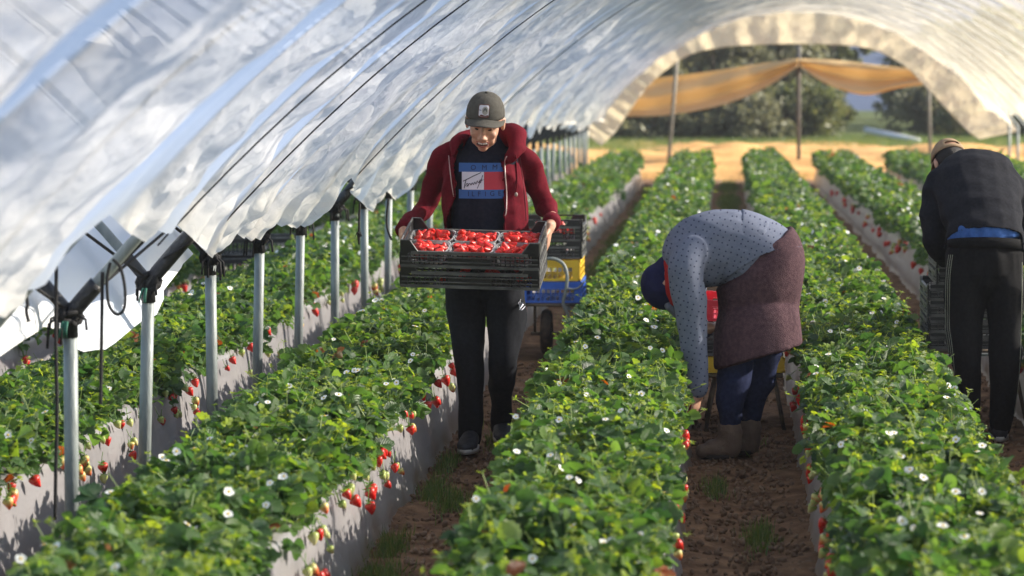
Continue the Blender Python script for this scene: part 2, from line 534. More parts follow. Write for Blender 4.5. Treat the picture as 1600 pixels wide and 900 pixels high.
# ------------------------------------------------------------------ fruit, blossom, ridge
def berry_mat(name, top, tip, rough=.36, lo=-.9, hi=.0):
    m = bpy.data.materials.new(name); m.use_nodes = True
    n, l = nodes_of(m); b = n['Principled BSDF']
    tc = n.new('ShaderNodeTexCoord'); s = n.new('ShaderNodeSeparateXYZ'); l.new(tc.outputs['Object'], s.inputs[0])
    no = n.new('ShaderNodeTexNoise'); no.inputs['Scale'].default_value = 60; l.new(tc.outputs['Object'], no.inputs['Vector'])
    mr = n.new('ShaderNodeMapRange'); mr.inputs[1].default_value = -.045; mr.inputs[2].default_value = .0
    ad = n.new('ShaderNodeMath'); ad.operation = 'MULTIPLY_ADD'; ad.inputs[1].default_value = .03
    l.new(no.outputs[0], ad.inputs[0]); l.new(s.outputs[2], ad.inputs[2])
    sb = n.new('ShaderNodeMath'); sb.operation = 'SUBTRACT'; sb.inputs[1].default_value = .015; l.new(ad.outputs[0], sb.inputs[0])
    l.new(sb.outputs[0], mr.inputs[0])
    r = n.new('ShaderNodeValToRGB'); r.color_ramp.elements[0].color = (*tip, 1); r.color_ramp.elements[1].color = (*top, 1)
    r.color_ramp.elements[0].position = .35; r.color_ramp.elements[1].position = .75
    l.new(mr.outputs[0], r.inputs[0])
    v = n.new('ShaderNodeTexVoronoi'); v.inputs['Scale'].default_value = 190; l.new(tc.outputs['Object'], v.inputs['Vector'])
    vr = n.new('ShaderNodeMapRange'); vr.inputs[1].default_value = .08; vr.inputs[2].default_value = .32
    l.new(v.outputs['Distance'], vr.inputs[0])
    mx = n.new('ShaderNodeMix'); mx.data_type = 'RGBA'; l.new(vr.outputs[0], mx.inputs[0])
    mx.inputs[6].default_value = (.62, .42, .12, 1); l.new(r.outputs[0], mx.inputs[7])
    l.new(mx.outputs[2], b.inputs['Base Color'])
    bp = n.new('ShaderNodeBump'); bp.inputs['Strength'].default_value = .5; bp.inputs['Distance'].default_value = .002
    l.new(vr.outputs[0], bp.inputs['Height']); l.new(bp.outputs[0], b.inputs['Normal'])
    b.inputs['Roughness'].default_value = rough
    b.inputs['Subsurface Weight'].default_value = .12; b.inputs['Subsurface Radius'].default_value = (.01, .003, .002)
    return m
RIPE = berry_mat('ripe_strawberry', (.55, .020, .012), (.62, .008, .010))
HALF = berry_mat('half_ripe_strawberry', (.55, .50, .16), (.68, .10, .03))
UNRIPE = berry_mat('unripe_strawberry', (.34, .42, .10), (.58, .55, .24))
CALYX = mat('calyx_green', (.09, .20, .03), .6, (.16, .28, .05), 80)

def berry_bm(seed, L=.043, w=.0165, seg=12, cone=1.0):
    rg = random.Random(seed)
    bm = bmesh.new()
    ts = [0, .06, .16, .32, .5, .68, .84, .95, 1.0]
    prof = [.25, .75, 1.0, .97, .82, .60, .38, .19, .03]
    bend = rg.uniform(-.2, .2)
    pts = [(bend * w * math.sin(t * 3), 0, -t * L) for t in ts]
    sx = rg.uniform(.92, 1.12)
    loft(bm, pts, [(w * p_ ** cone * sx, w * p_ ** cone) for p_ in prof], (1, 0, 0), seg)
    return bm
def calyx_bm(seed, w=.0165, stem=.05):
    rg = random.Random(seed + 99)
    bm = bmesh.new()
    for j in range(8):
        a = j * .785 + rg.uniform(-.2, .2); L = w * rg.uniform(1.0, 1.5); up = rg.uniform(-.25, .5)
        d_ = Vector((math.cos(a), math.sin(a), up)); s_ = Vector((-math.sin(a), math.cos(a), 0))
        v = [bm.verts.new(x) for x in ((0, 0, .001), d_ * L * .5 + s_ * w * .26, d_ * L * Vector((1, 1, .3)).length / 1.45, d_ * L * .5 - s_ * w * .26)]
        bm.faces.new(v)
    loft(bm, [(0, 0, 0), (.004, 0, stem * .5), (.012, 0, stem)], [.0017, .0015, .0015], (1, 0, 0), 5)
    return bm
def bm_mesh(bm, name, m):
    me = bpy.data.meshes.new(name); bmesh.ops.recalc_face_normals(bm, faces=bm.faces); bm.to_mesh(me); bm.free()
    for q in (m if isinstance(m, (list, tuple)) else [m]): me.materials.append(q)
    me.polygons.foreach_set('use_smooth', np.ones(len(me.polygons), bool))
    return me
BERRY = {}
for nm, mm, (L, w) in (('ripe', RIPE, (.043, .0175)), ('half', HALF, (.040, .0165)), ('unripe', UNRIPE, (.034, .0145))):
    BERRY[nm] = [(bm_mesh(berry_bm(i, L * (.85 + .15 * i), w * (.9 + .1 * i)), 'strawberry', mm), bm_mesh(calyx_bm(i, w), 'calyx', CALYX)) for i in range(3)]

PETAL = mat('petal_white', (.80, .80, .76), .6)
PETAL.node_tree.nodes['Principled BSDF'].inputs['Subsurface Weight'].default_value = 0
POLLEN = mat('pollen_yellow', (.65, .45, .05), .7)
def blossom_mesh(seed):
    rg = random.Random(seed); bm = bmesh.new()
    for j in range(5):
        a = j * 1.2566 + rg.uniform(-.08, .08); L = .0165 * rg.uniform(.9, 1.1)
        c = Vector((math.cos(a), math.sin(a), 0)); s_ = Vector((-math.sin(a), math.cos(a), 0)); u = Vector((0, 0, 1))
        pts = [(0.1, 0, 0), (.45, .38, .10), (.8, .48, .16), (1.0, .22, .14), (1.0, -.22, .14), (.8, -.48, .16), (.45, -.38, .10)]
        bm.faces.new([bm.verts.new(c * p_[0] * L + s_ * p_[1] * L + u * p_[2] * L + u * (.0006 * (j % 2))) for p_ in pts])
    nf = len(bm.faces)
    bm_ball(bm, (0, 0, .002), (.0052, .0052, .0035), 8)
    bm.faces.ensure_lookup_table()
    for f in bm.faces[nf:]: f.material_index = 1
    return bm_mesh(bm, 'blossom', [PETAL, POLLEN])
BLOSSOM = [blossom_mesh(i) for i in range(3)]

MULCH = mat('silver_mulch_film', (.23, .22, .225), .33, (.31, .295, .295), 2.2, .45, 7, spec=.7, stretch=(1, .45, 1.6))
# dusty brown soil splashed on the lower flank
def mulch_mat():
    m = MULCH; n, l = nodes_of(m); b = n['Principled BSDF']
    src = b.inputs['Base Color'].links[0].from_socket
    at = n.new('ShaderNodeAttribute'); at.attribute_name = 'tint'
    s = n.new('ShaderNodeSeparateColor'); l.new(at.outputs['Color'], s.inputs[0])
    t = n.new('ShaderNodeTexNoise'); t.inputs['Scale'].default_value = 7; t.inputs['Detail'].default_value = 6
    tc = n.new('ShaderNodeTexCoord'); l.new(tc.outputs['Object'], t.inputs['Vector'])
    a = n.new('ShaderNodeMath'); a.operation = 'MULTIPLY_ADD'; a.inputs[1].default_value = 1.2; a.inputs[2].default_value = -.75
    l.new(t.outputs[0], a.inputs[0])
    ad = n.new('ShaderNodeMath'); ad.operation = 'ADD'; ad.use_clamp = True; l.new(a.outputs[0], ad.inputs[0]); l.new(s.outputs[0], ad.inputs[1])
    mx = n.new('ShaderNodeMix'); mx.data_type = 'RGBA'; l.new(ad.outputs[0], mx.inputs[0]); l.new(src, mx.inputs[6]); mx.inputs[7].default_value = (.17, .115, .075, 1)
    l.new(mx.outputs[2], b.inputs['Base Color'])
mulch_mat()

def ridge_mesh(k):
    bx = bedx(k)
    ys_ = np.concatenate([np.arange(Y_BED0, 20, .04), np.arange(20, Y_BED1 + .01, .25)])
    prof = [(-WB - .03, -.03), (-WB, .02), (-WB + .012, .09), (-WB + .03, .18), (-WT - .02, .29), (-WT, .345), (-WT + .05, .365), (-.1, .372), (0, .36),
            (.1, .372), (WT - .05, .365), (WT, .345), (WT + .02, .29), (WB - .03, .18), (WB - .012, .09), (WB, .02), (WB + .03, -.03)]
    # finer across the flank
    pr = cr(prof, 3)[:, :2]
    Yg, I = np.meshgrid(ys_, np.arange(len(pr)), indexing='ij')
    U = pr[I.ravel(), 0]; Hh = pr[I.ravel(), 1]; Yv = Yg.ravel()
    c = np.stack([U, Yv, Hh], 1)
    wr = .010 * snoise(c, .9, k + 60) + .005 * snoise(c, 3.5, k + 61, (1, .8, .6)) + .0012 * snoise(c, 11, k + 62, (.6, 1, .6))
    cut_end = np.clip((Y_BED1 - Yv) / .5, 0, 1) ** .5
    V = np.stack([bx + U + np.sign(U) * wr, Yv, Hh * (cut_end * .9 + .1) + np.where(np.abs(U) < WT, wr * .6, 0) + dip(Yv)], 1)
    dirt = np.clip(1 - (Hh + .03 * snoise(c, 2, k + 63)) / .10, 0, 1) ** 1.3
    col = np.stack([dirt, dirt, dirt, dirt * 0 + 1], 1)
    return grid_np('plastic_mulch', V.reshape(len(ys_), len(pr), 3), colattr=col)

BEDS = {}
BED_LABEL = {
    -6: 'outermost far-left strawberry bed glimpsed behind the steel posts', -5: 'fifth strawberry bed left of the man with crates, behind the posts',
    -4: 'fourth strawberry bed left of the man with crates, behind the posts',
    -3: 'left strawberry bed with ripe red berries, behind the long bed at the steel posts',
    -2: 'strawberry bed just behind the steel posts, berries dangling on its grey plastic side',
    -1: 'strawberry bed between the steel posts and the man with crates, fruit on its sunlit flank',
    0: 'leafy strawberry bed between the man with crates and the bending woman',
    1: 'strawberry bed between the bending woman and the man in black',
    2: 'strawberry bed beyond the furrow of the man in black, crates on its near side',
    3: 'dark green strawberry bed at the right edge behind the head of the man in black',
    4: 'last strawberry bed at the far right edge'}
for k in range(-6, 5):
    e = empty('strawberry_bed', (bedx(k), 12, 0)); BEDS[k] = e
    tag(e, BED_LABEL[k], 'strawberry bed', 'parallel strawberry beds under the tunnel')
    link('plastic_mulch', ridge_mesh(k), e, MULCH)
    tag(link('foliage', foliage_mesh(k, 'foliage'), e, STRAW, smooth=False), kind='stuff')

def put_berry(k, u, y, h, kind, var, side, sc=1.0, calyx=True, rg=random):
    e = BEDS[k]; me, cm = BERRY[kind][var]
    o = bpy.data.objects.new('strawberry', me); COL.objects.link(o)
    o.parent = e; o.matrix_parent_inverse = Matrix.Translation(-e.location)
    o.location = (bedx(k) + u, y, h + gz(y))
    o.rotation_euler = (rg.uniform(-.5, .5), -side * rg.uniform(.15, .75), rg.uniform(0, 6.28) * 0 + rg.uniform(-.5, .5))
    o.scale = (sc,) * 3
    if calyx:
        c = bpy.data.objects.new('calyx', cm); COL.objects.link(c); c.parent = o
    return o

def flank_u(h): return WT + (WB - WT) * np.clip(1 - h / .34, 0, 1) + .034

def bed_fruit(k, side, n_cl, y0, y1, seed, ripe=.5, extra=()):
    rg = random.Random(seed); cnt = 0
    spots = list(extra)
    for i in range(n_cl):
        y = y0 + (y1 - y0) * ((i + rg.uniform(0, .8)) / n_cl) ** 1.5
        spots.append((y, rg.uniform(.20, .33), None))
    for (y, h, kd) in spots:
        m_ = rg.choice([1, 2, 3, 3, 4]) if kd is None else 1
        base_kind = 'ripe' if rg.random() < ripe else rg.choice(['half', 'unripe', 'unripe'])
        for j in range(m_):
            if cnt >= 98: return
            kind = kd or (base_kind if rg.random() < .6 else rg.choice(['ripe', 'half', 'unripe']))
            hh = h + rg.uniform(-.035, .035)
            yy = y + rg.uniform(-.06, .06) * (m_ > 1)
            sc = rg.uniform(.85, 1.2) * (1 if y < 20 else 1.25)
            put_berry(k, side * (float(flank_u(hh - .03)) + .006), yy, hh, kind, rg.randrange(3), side, sc, y < 24, rg)
            cnt += 1

def flank_from_px(k, side, x, y):
    h = .2
    for _ in range(12):
        Xw = bedx(k) + side * float(flank_u(h - .02)); Z = Xw * F / (x - 1128); h = CAMH - (y - 72) * Z / F
    return Z, min(max(h + .02, .12), .335)

zb = [(8, 705, 'ripe'), (15, 735, 'ripe'), (4, 655, 'half'), (46, 672, 'ripe'), (12, 693, 'half'), (92, 688, 'half'), (98, 700, 'half'), (88, 700, 'half'), (130, 660, 'unripe'),
      (152, 680, 'unripe'), (180, 668, 'unripe'), (187, 676, 'ripe'), (196, 655, 'unripe'), (214, 648, 'unripe'), (223, 655, 'ripe'), (124, 640, 'half'), (263, 628, 'ripe'), (270, 622, 'ripe'),
      (254, 605, 'unripe'), (275, 595, 'unripe'), (288, 598, 'ripe'), (300, 592, 'ripe'), (281, 580, 'unripe'), (357, 545, 'ripe'), (388, 558, 'ripe'), (372, 535, 'unripe'), (415, 528, 'ripe')]
ab = [(586, 606, 'ripe'), (598, 608, 'unripe'), (571, 622, 'unripe'), (627, 655, 'ripe'), (618, 648, 'unripe'), (583, 698, 'ripe'), (597, 695, 'ripe'), (590, 708, 'ripe'), (561, 720, 'unripe'), (574, 718, 'unripe'),
      (587, 722, 'half'), (536, 742, 'unripe'), (545, 745, 'unripe'), (532, 758, 'ripe'), (660, 637, 'ripe'), (665, 640, 'ripe'), (640, 650, 'unripe'), (494, 855, 'ripe'), (500, 848, 'unripe'),
      (488, 862, 'unripe'), (688, 578, 'ripe'), (700, 572, 'ripe'), (702, 582, 'ripe'), (500, 770, 'half'), (524, 768, 'unripe'), (680, 605, 'ripe')]
bed_fruit(-2, 1, 38, 11.5, 40, 3, .5, [(*flank_from_px(-2, 1, x, y - 8), kd) for x, y, kd in zb])
bed_fruit(-1, 1, 36, 9.5, 46, 4, .5, [(*flank_from_px(-1, 1, x, y - 8), kd) for x, y, kd in ab])
bed_fruit(-3, 1, 40, 13.5, 40, 5, .8)
bed_fruit(-4, 1, 30, 18, 40, 6, .8)
bed_fruit(-5, 1, 20, 24, 44, 8, .8)
bed_fruit(0, 1, 9, 10, 16, 9, .7)
bed_fruit(1, -1, 26, 9.5, 22, 10, .9)
bed_fruit(2, -1, 34, 13, 42, 11, .9)

STEMM = mat('blossom_stalk', (.18, .28, .05), .6)
for k, cnt in ((-3, 30), (-2, 44), (-1, 98), (0, 64), (1, 64), (2, 24)):
    rg = random.Random(k + 500); e = BEDS[k]
    for i in range(cnt):
        y = 7.8 + 12 * ((i + rg.random()) / cnt) ** 1.15
        if rg.random() < .35 and i: y = py + rg.uniform(-.05, .05)
        u = rg.uniform(-.29, .31) if not (rg.random() < .35 and i) else pu + rg.uniform(-.05, .05)
        py, pu = y, u
        h = float(canopy_h(np.array([u]), np.array([y]), k)[0]) + rg.uniform(.005, .035)
        o = bpy.data.objects.new('blossom', BLOSSOM[rg.randrange(3)]); COL.objects.link(o)
        o.parent = e; o.matrix_parent_inverse = Matrix.Translation(-e.location)
        o.location = (bedx(k) + u, y, h + gz(y)); o.rotation_euler = (rg.uniform(-.1, 1.1), rg.uniform(-.6, .6), rg.uniform(-.6, .6))
        o.scale = (rg.uniform(.62, .98),) * 3
    # farther blossoms, as one part
    if k > -3:
        B = Batch(); n = 330; g2 = np.random.default_rng(k + 700)
        y = g2.uniform(19.5, 49, n); u = g2.uniform(-.31, .31, n); h = canopy_h(u, y, k) + .012
        pos = np.stack([bedx(k) + u, y, h + dip(y)], 1)
        tz = frames(n, g2.uniform(0, 6, n), g2.normal(.3, .4, n), g2.normal(0, .5, n))
        T = (np.array([(math.cos(a) * .016, math.sin(a) * .016, .004 * (j % 2)) for j, a in enumerate(np.arange(8) * .785)]), np.array([tuple(range(8))]), np.zeros((8, 2)))
        B.add(T, pos, tz, g2.uniform(.8, 1.3, n), np.ones((n, 4)))
        tag(link('blossom', B.mesh('blossom'), e, PETAL), kind='stuff')

# ------------------------------------------------------------------ grass in the furrows
GRASS = leaf_mat('grass_blade', (.04, .09, .02), (.08, .15, .03), (.28, .27, .09), (.1, .14, .05), .3, veins=False)
def grass(name, spots, per, hgt, seed, label=None):
    g2 = np.random.default_rng(seed); B = Batch()
    T = (np.array([(-.5, 0, 0), (.5, 0, 0), (-.32, .55, .06), (.32, .55, .06), (0, 1, .25)]), np.array([(0, 1, 3, 2), (2, 3, 4, 4)]), np.zeros((5, 2)))
    for (x, y, rx, ry) in spots:
        n = int(per * rx * ry * 4)
        px = x + g2.normal(0, rx * .5, n); py_ = y + g2.normal(0, ry * .5, n)
        pos = np.stack([px, py_, dip(py_) - .008], 1)
        M = frames(n, g2.uniform(0, 6.28, n), g2.normal(1.05, .3, n), g2.normal(0, .5, n))
        L = g2.uniform(.4, 1.1, n) * hgt
        tn = np.stack([g2.beta(2, 2.5, n), (g2.random(n) < .08) * .3, 0 * L, 0 * L + 1], 1)
        T2 = (T[0], np.array([(0, 1, 3, 2)]), T[2]); B.add(T2, pos, M, np.stack([g2.uniform(.0025, .006, n) * (1 + (y > 25) * 2), L, L], 1), tn)
        T3 = (T[0], np.array([(2, 3, 4)]), T[2])
        B.n -= 0
        B.add(T3, pos, M, np.stack([g2.uniform(.003, .005, n) * (1 + (y > 25) * 2), L, L], 1), tn)
    o = link(name, B.mesh(name), None, GRASS, smooth=False)
    tag(o, label, 'grass', kind='stuff'); return o
fx = FUR - SP
gs = [(fx - .16, 10.6, .09, .35), (fx - .19, 11.3, .07, .3), (fx - .17, 12.7, .06, .35), (fx - .06, 12.4, .08, .3), (fx - .18, 13.5, .05, .3), (fx + .1, 11.8, .05, .2), (fx + .02, 14.6, .09, .5),
      (FUR - .13, 12.8, .05, .25), (FUR + .02, 14.2, .06, .2), (FUR + .05, 11.5, .06, .3)]
grass('furrow_grass', gs, 5200, .07, 21, 'short green tufts growing along the trodden soil furrows')
gs = [(fx + g_[0], g_[1], .14, 2.2) for g_ in ((0, 24), (.02, 28), (0, 32), (.03, 36), (0, 41), (0, 46))] + [(FUR + .0, 42, .14, 3.), (FUR, 48, .14, 2)]
grass('furrow_turf', gs, 1500, .06, 22, 'green weeds filling the far end of the furrows')
vs_ = [(random.uniform(-10, 16), random.uniform(55, 64), random.uniform(.3, .9), random.uniform(.3, .9)) for _ in range(16)] + [(x, y, 2.2, 1.6) for x in np.arange(-9, 16, 2.2) for y in (65.5, 68.5)] + [(-2.6, 62, 1.2, 3), (-3, 58, .9, 2), (-1.7, 60, .7, 2)]
grass('verge_grass', vs_, 330, .32, 23, 'bright green weedy verge between the sandy track and the trees')
# pebbles and clods on the furrow floors
g2 = np.random.default_rng(31); B = Batch()
ico = bmesh.new(); bmesh.ops.create_icosphere(ico, subdivisions=1, radius=1)
IV = np.array([v.co[:] for v in ico.verts]); IF = np.array([[v.index for v in f.verts] for f in ico.faces]); ico.free()
for (x, y0, y1, n) in ((fx, 9.5, 18, 1600), (FUR, 9.5, 20, 2200), (FUR + SP, 12, 22, 1200)):
    pos = np.stack([x + g2.uniform(-.26, .26, n), g2.uniform(y0, y1, n), np.full(n, .002)], 1); pos[:, 2] += dip(pos[:, 1])
    B.add((IV, IF, np.zeros((len(IV), 2))), pos, frames(n, g2.uniform(0, 6, n), g2.uniform(-1, 1, n), g2.uniform(-1, 1, n)), np.abs(g2.normal(.006, .005, (n, 3))) + .003, np.repeat(g2.random((n, 1)), 4, 1))
CLOD = mat('clod', (.13, .075, .045), .95, (.26, .17, .11), 3, 0)
tag(link('soil_clods', B.mesh('soil_clods'), None, CLOD, smooth=False), 'small clods and pebbles scattered on the furrow soil', 'clods', kind='stuff')
# ------------------------------------------------------------------ tunnel: hoops and film
XP, XC, HW = -2.28, 1.29, 3.57         # left posts, arch centre, half width
HY0, HDY = 10.30, 1.41
HOOPS = [(k, HY0 + HDY * k) for k in range(-5, 29)]
H_TOP, H_RISE = 2.94, 1.95
def arc_h(dx): return H_TOP - H_RISE * np.clip(np.abs(dx) / HW, 0, 1.3) ** 2.2
def arc_dx(h): return HW * np.clip((H_TOP - h) / H_RISE, 0, 3) ** (1 / 2.2)

STEEL = mat('galvanised_steel', (.25, .28, .27), .5, (.17, .19, .185), 30, .15, 90, metal=.15, stretch=(1, 1, .25))
BLACK = mat('black_sleeve', (.012, .012, .014), .38, (.03, .03, .03), 25, .5, 40)
ROPE = mat('black_rope', (.010, .009, .009), .8, None, 20, .4, 300)
GREENR = mat('green_twine', (.02, .12, .08), .7)

ORD = ['first', 'second', 'third', 'fourth', 'fifth', 'sixth', 'seventh', 'eighth', 'ninth', 'tenth']
def knot(bm, c, r, seed, n=7):
    rg = random.Random(seed)
    for i in range(n):
        a = rg.uniform(0, 3.14)
        pts = []
        ax = Vector((rg.uniform(-1, 1), rg.uniform(-1, 1), rg.uniform(-.6, .6))).normalized()
        q = ax.to_track_quat('Z', 'Y')
        rr = r * rg.uniform(.7, 1.15)
        for j in range(13):
            t = j / 12 * 6.283
            pts.append(Vector(c) + q @ Vector((math.cos(t) * rr, math.sin(t) * rr * .8, rg.uniform(-.2, .2) * r)))
        loft(bm, pts, [r * .22] * 13, (.2, .9, .3), 6)
    for i in range(n):      # loose rope ends
        dx, dy = rg.uniform(-1, 1), rg.uniform(-1, 1)
        L = rg.uniform(.8, 2.2) * r
        pts = [Vector(c) + Vector((dx * r * .8, dy * r * .8, 0)), Vector(c) + Vector((dx * r * 1.6, dy * r * 1.6, -L * .3)), Vector(c) + Vector((dx * r * 1.7, dy * r * 1.7, -L * 1.2))]
        loft(bm, pts, [r * .12] * 3, (.2, .9, .3), 5)

def hoop_frame(idx, y, n):
    zg = gz(y)
    e = empty('tunnel_hoop_frame', (XP, y, zg))
    if n is None: lab = 'steel hoop arching overhead under the film nearer than the first visible post'
    elif n < 9: lab = f'{ORD[n]} visible grey steel post from the near end, its hoop rising under the plastic'
    else: lab = 'distant steel post with dark top in the blurred line behind the man'
    tag(e, lab, 'tunnel frame', 'steel posts and hoops of the tunnel')
    rg = random.Random(idx)
    lean = rg.uniform(-.03, .015)
    hp = 1.0
    near = y < 24
    r = .0245
    # left and right posts
    tube('post', [(XP + lean, y, zg - .05), (XP + lean * .5, y, zg + .5), (XP, y, zg + hp)], r * rg.uniform(.96, 1.03), STEEL, e, 14 if near else 8)
    XR = XC + HW
    tube('post', [(XR, y, zg - .05), (XR, y, zg + hp)], r, STEEL, e, 8)
    pts = []
    for s in np.linspace(-1, 1, 49):
        dx = HW * math.sin(s * math.pi / 2)
        pts.append((XC + dx, y, zg + float(arc_h(dx))))
    tube('hoop', pts, .021, STEEL, e, 10 if near else 6)
    # neighbouring tunnel's hoop springs from the same post
    pts2 = []
    for s in np.linspace(1, -1, 41):
        dx = HW * math.sin(s * math.pi / 2)
        pts2.append((2 * XP - XC + dx - 0.0, y, zg + float(arc_h(dx))))
    tube('hoop', pts2, .021, STEEL, e, 6)
    # black sleeve over the lower hoop (bare steel on the first one)
    L = .10 if idx == 0 else rg.choice([.34, .42, .5])
    if idx < 0: return e
    hs = np.linspace(hp - .015, hp + L, 9)
    sp = [(XC - float(arc_dx(h)), y, zg + float(h)) for h in hs]
    tube('sleeve', [(XP, y, zg + hp - .09)] + sp, [.029] + [.030] * 9, BLACK, e, 12)
    hs = np.linspace(hp - .01, hp + .11, 5)
    tube('sleeve', [(2 * XP - XC + float(arc_dx(h)), y, zg + float(h)) for h in hs], .023, BLACK, e, 10)
    if y > 34 and idx not in ():
        return e
    bm = bmesh.new()
    knot(bm, (XP, y, zg + hp - .01), .043, idx, 7 if near else 4)
    bm_obj('knot', bm, ROPE, e)
    if near and idx in (0, 1):
        bm = bmesh.new()
        for q in range(3):
            a = rg.uniform(-.9, .9)
            loft(bm, [(XP + .03 * a, y - .05, zg + hp - .03), (XP + .045 * a, y - .07, zg + hp - .06), (XP + .06 * a, y - .06, zg + hp - .085)], [.005, .004, .003], (0, 1, 0), 6)
        bm_obj('twine', bm, GREENR, e)
    # tie ropes running from the knot: along the hoop, across to the next hoops
    def ap(h, yy, off=.0):
        return Vector((XC - float(arc_dx(h)) + off, yy, gz(yy) + h))
    bm = bmesh.new(); rr = .0065
    for (h1, y1, o1) in ((1.42, y + .10, .0), (1.60, y + .16, -.01)):
        A = Vector((XP, y - .02, zg + hp)); Bp = ap(h1, y1, o1)
        pts = [A.lerp(Bp, t) + Vector((0, 0, -.025 * math.sin(t * 3.14))) for t in np.linspace(0, 1, 7)]
        loft(bm, pts, [rr] * 7, (0, 1, 0), 6)
    A = Vector((XP - .0, y, zg + hp)); Bp = Vector((XP - .24, y - .55, zg + 1.30))
    loft(bm, [A.lerp(Bp, t) for t in np.linspace(0, 1, 4)], [rr] * 4, (0, 1, 0), 6)
    Bp = ap(1.5, y + HDY, -.03)
    loft(bm, [A.lerp(Bp, t) for t in np.linspace(0, 1, 4)], [rr * .9] * 4, (0, 1, 0), 6)
    if idx in (1, 2, 4, 5):      # rope wound round the sleeve
        pts = []
        for t in np.linspace(0, 1, 60):
            h = hp + .05 + t * .3; c = ap(h, y); a = t * 6.28 * 3
            pts.append(c + Vector((math.cos(a) * .04, math.sin(a) * .045, math.sin(a + 1) * .02)))
        loft(bm, pts, [.006] * len(pts), (.2, .9, .3), 5)
    bm_obj('tie_rope', bm, ROPE, e)
    if idx in SHADOW_LINES:      # added dark line standing in for rope and pipe shadow on the film
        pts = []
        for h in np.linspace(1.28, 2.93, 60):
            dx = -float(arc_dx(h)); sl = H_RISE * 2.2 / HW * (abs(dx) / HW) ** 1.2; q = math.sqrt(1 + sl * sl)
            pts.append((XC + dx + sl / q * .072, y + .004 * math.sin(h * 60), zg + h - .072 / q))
        tube('shadow_line', pts, .0032, ROPE, e, 6)
    return e

SHADOW_LINES = {0, 1, 4, 9}
nv = 0
for k, y in HOOPS:
    hoop_frame(k, y, None if k < 0 else nv)
    if k >= 0: nv += 1

# loose ropes that hang by the first hoops
def hang_rope(name, pts, r, label):
    c = cr(pts, 5)
    o = tube(name, [tuple(p) for p in c], r, ROPE, None, 7)
    tag(o, label, 'rope', 'black ropes tied to the tunnel frame'); return o
hang_rope('hanging_rope', [P(88, 415, 10.2), P(87, 520, 10.2), P(89, 640, 10.2), P(87, 740, 10.2), P(86, 812, 10.2)], .0065, 'long dark rope hanging straight down just left of the first steel post')
hang_rope('hanging_rope', [P(160, 425, 10.1), P(159, 500, 10.1), P(158, 570, 10.1), P(157, 632, 10.1)], .0065, 'dark rope hanging just right of the first steel post above the berries')
hang_rope('rope_loop', [P(172, 410, 10.1), P(167, 440, 10.1), P(170, 475, 10.1), P(182, 491, 10.1), P(194, 482, 10.1), P(195, 450, 10.1), P(188, 418, 10.1), P(176, 405, 10.1)], .0055, 'black rope loop dangling from the first hoop')
hang_rope('rope_knot_end', [P(40, 455, 9.6), P(43, 475, 9.6), P(41, 486, 9.6), P(45, 503, 9.6)], [.006] * 15 + [.011], 'short knotted black rope hanging before the white film at the left edge')
hang_rope('hanging_rope', [P(562, 318, 14.8), P(561, 350, 14.8), P(561, 382, 14.8)], .006, 'short rope with a frayed knot between the sixth and seventh posts')
hang_rope('hanging_rope', [P(607, 310, 16.2), P(604, 350, 16.2), P(612, 375, 16.2)], .006, 'thin curled rope hanging beside the seventh post')
bm = bmesh.new()
for j in range(3): 
    pass
knot(bm, P(561, 366, 14.8), .014, 5, 3); o = bm_obj('rope_knot', bm, ROPE); o.parent = bpy.data.objects['hanging_rope.002']; 

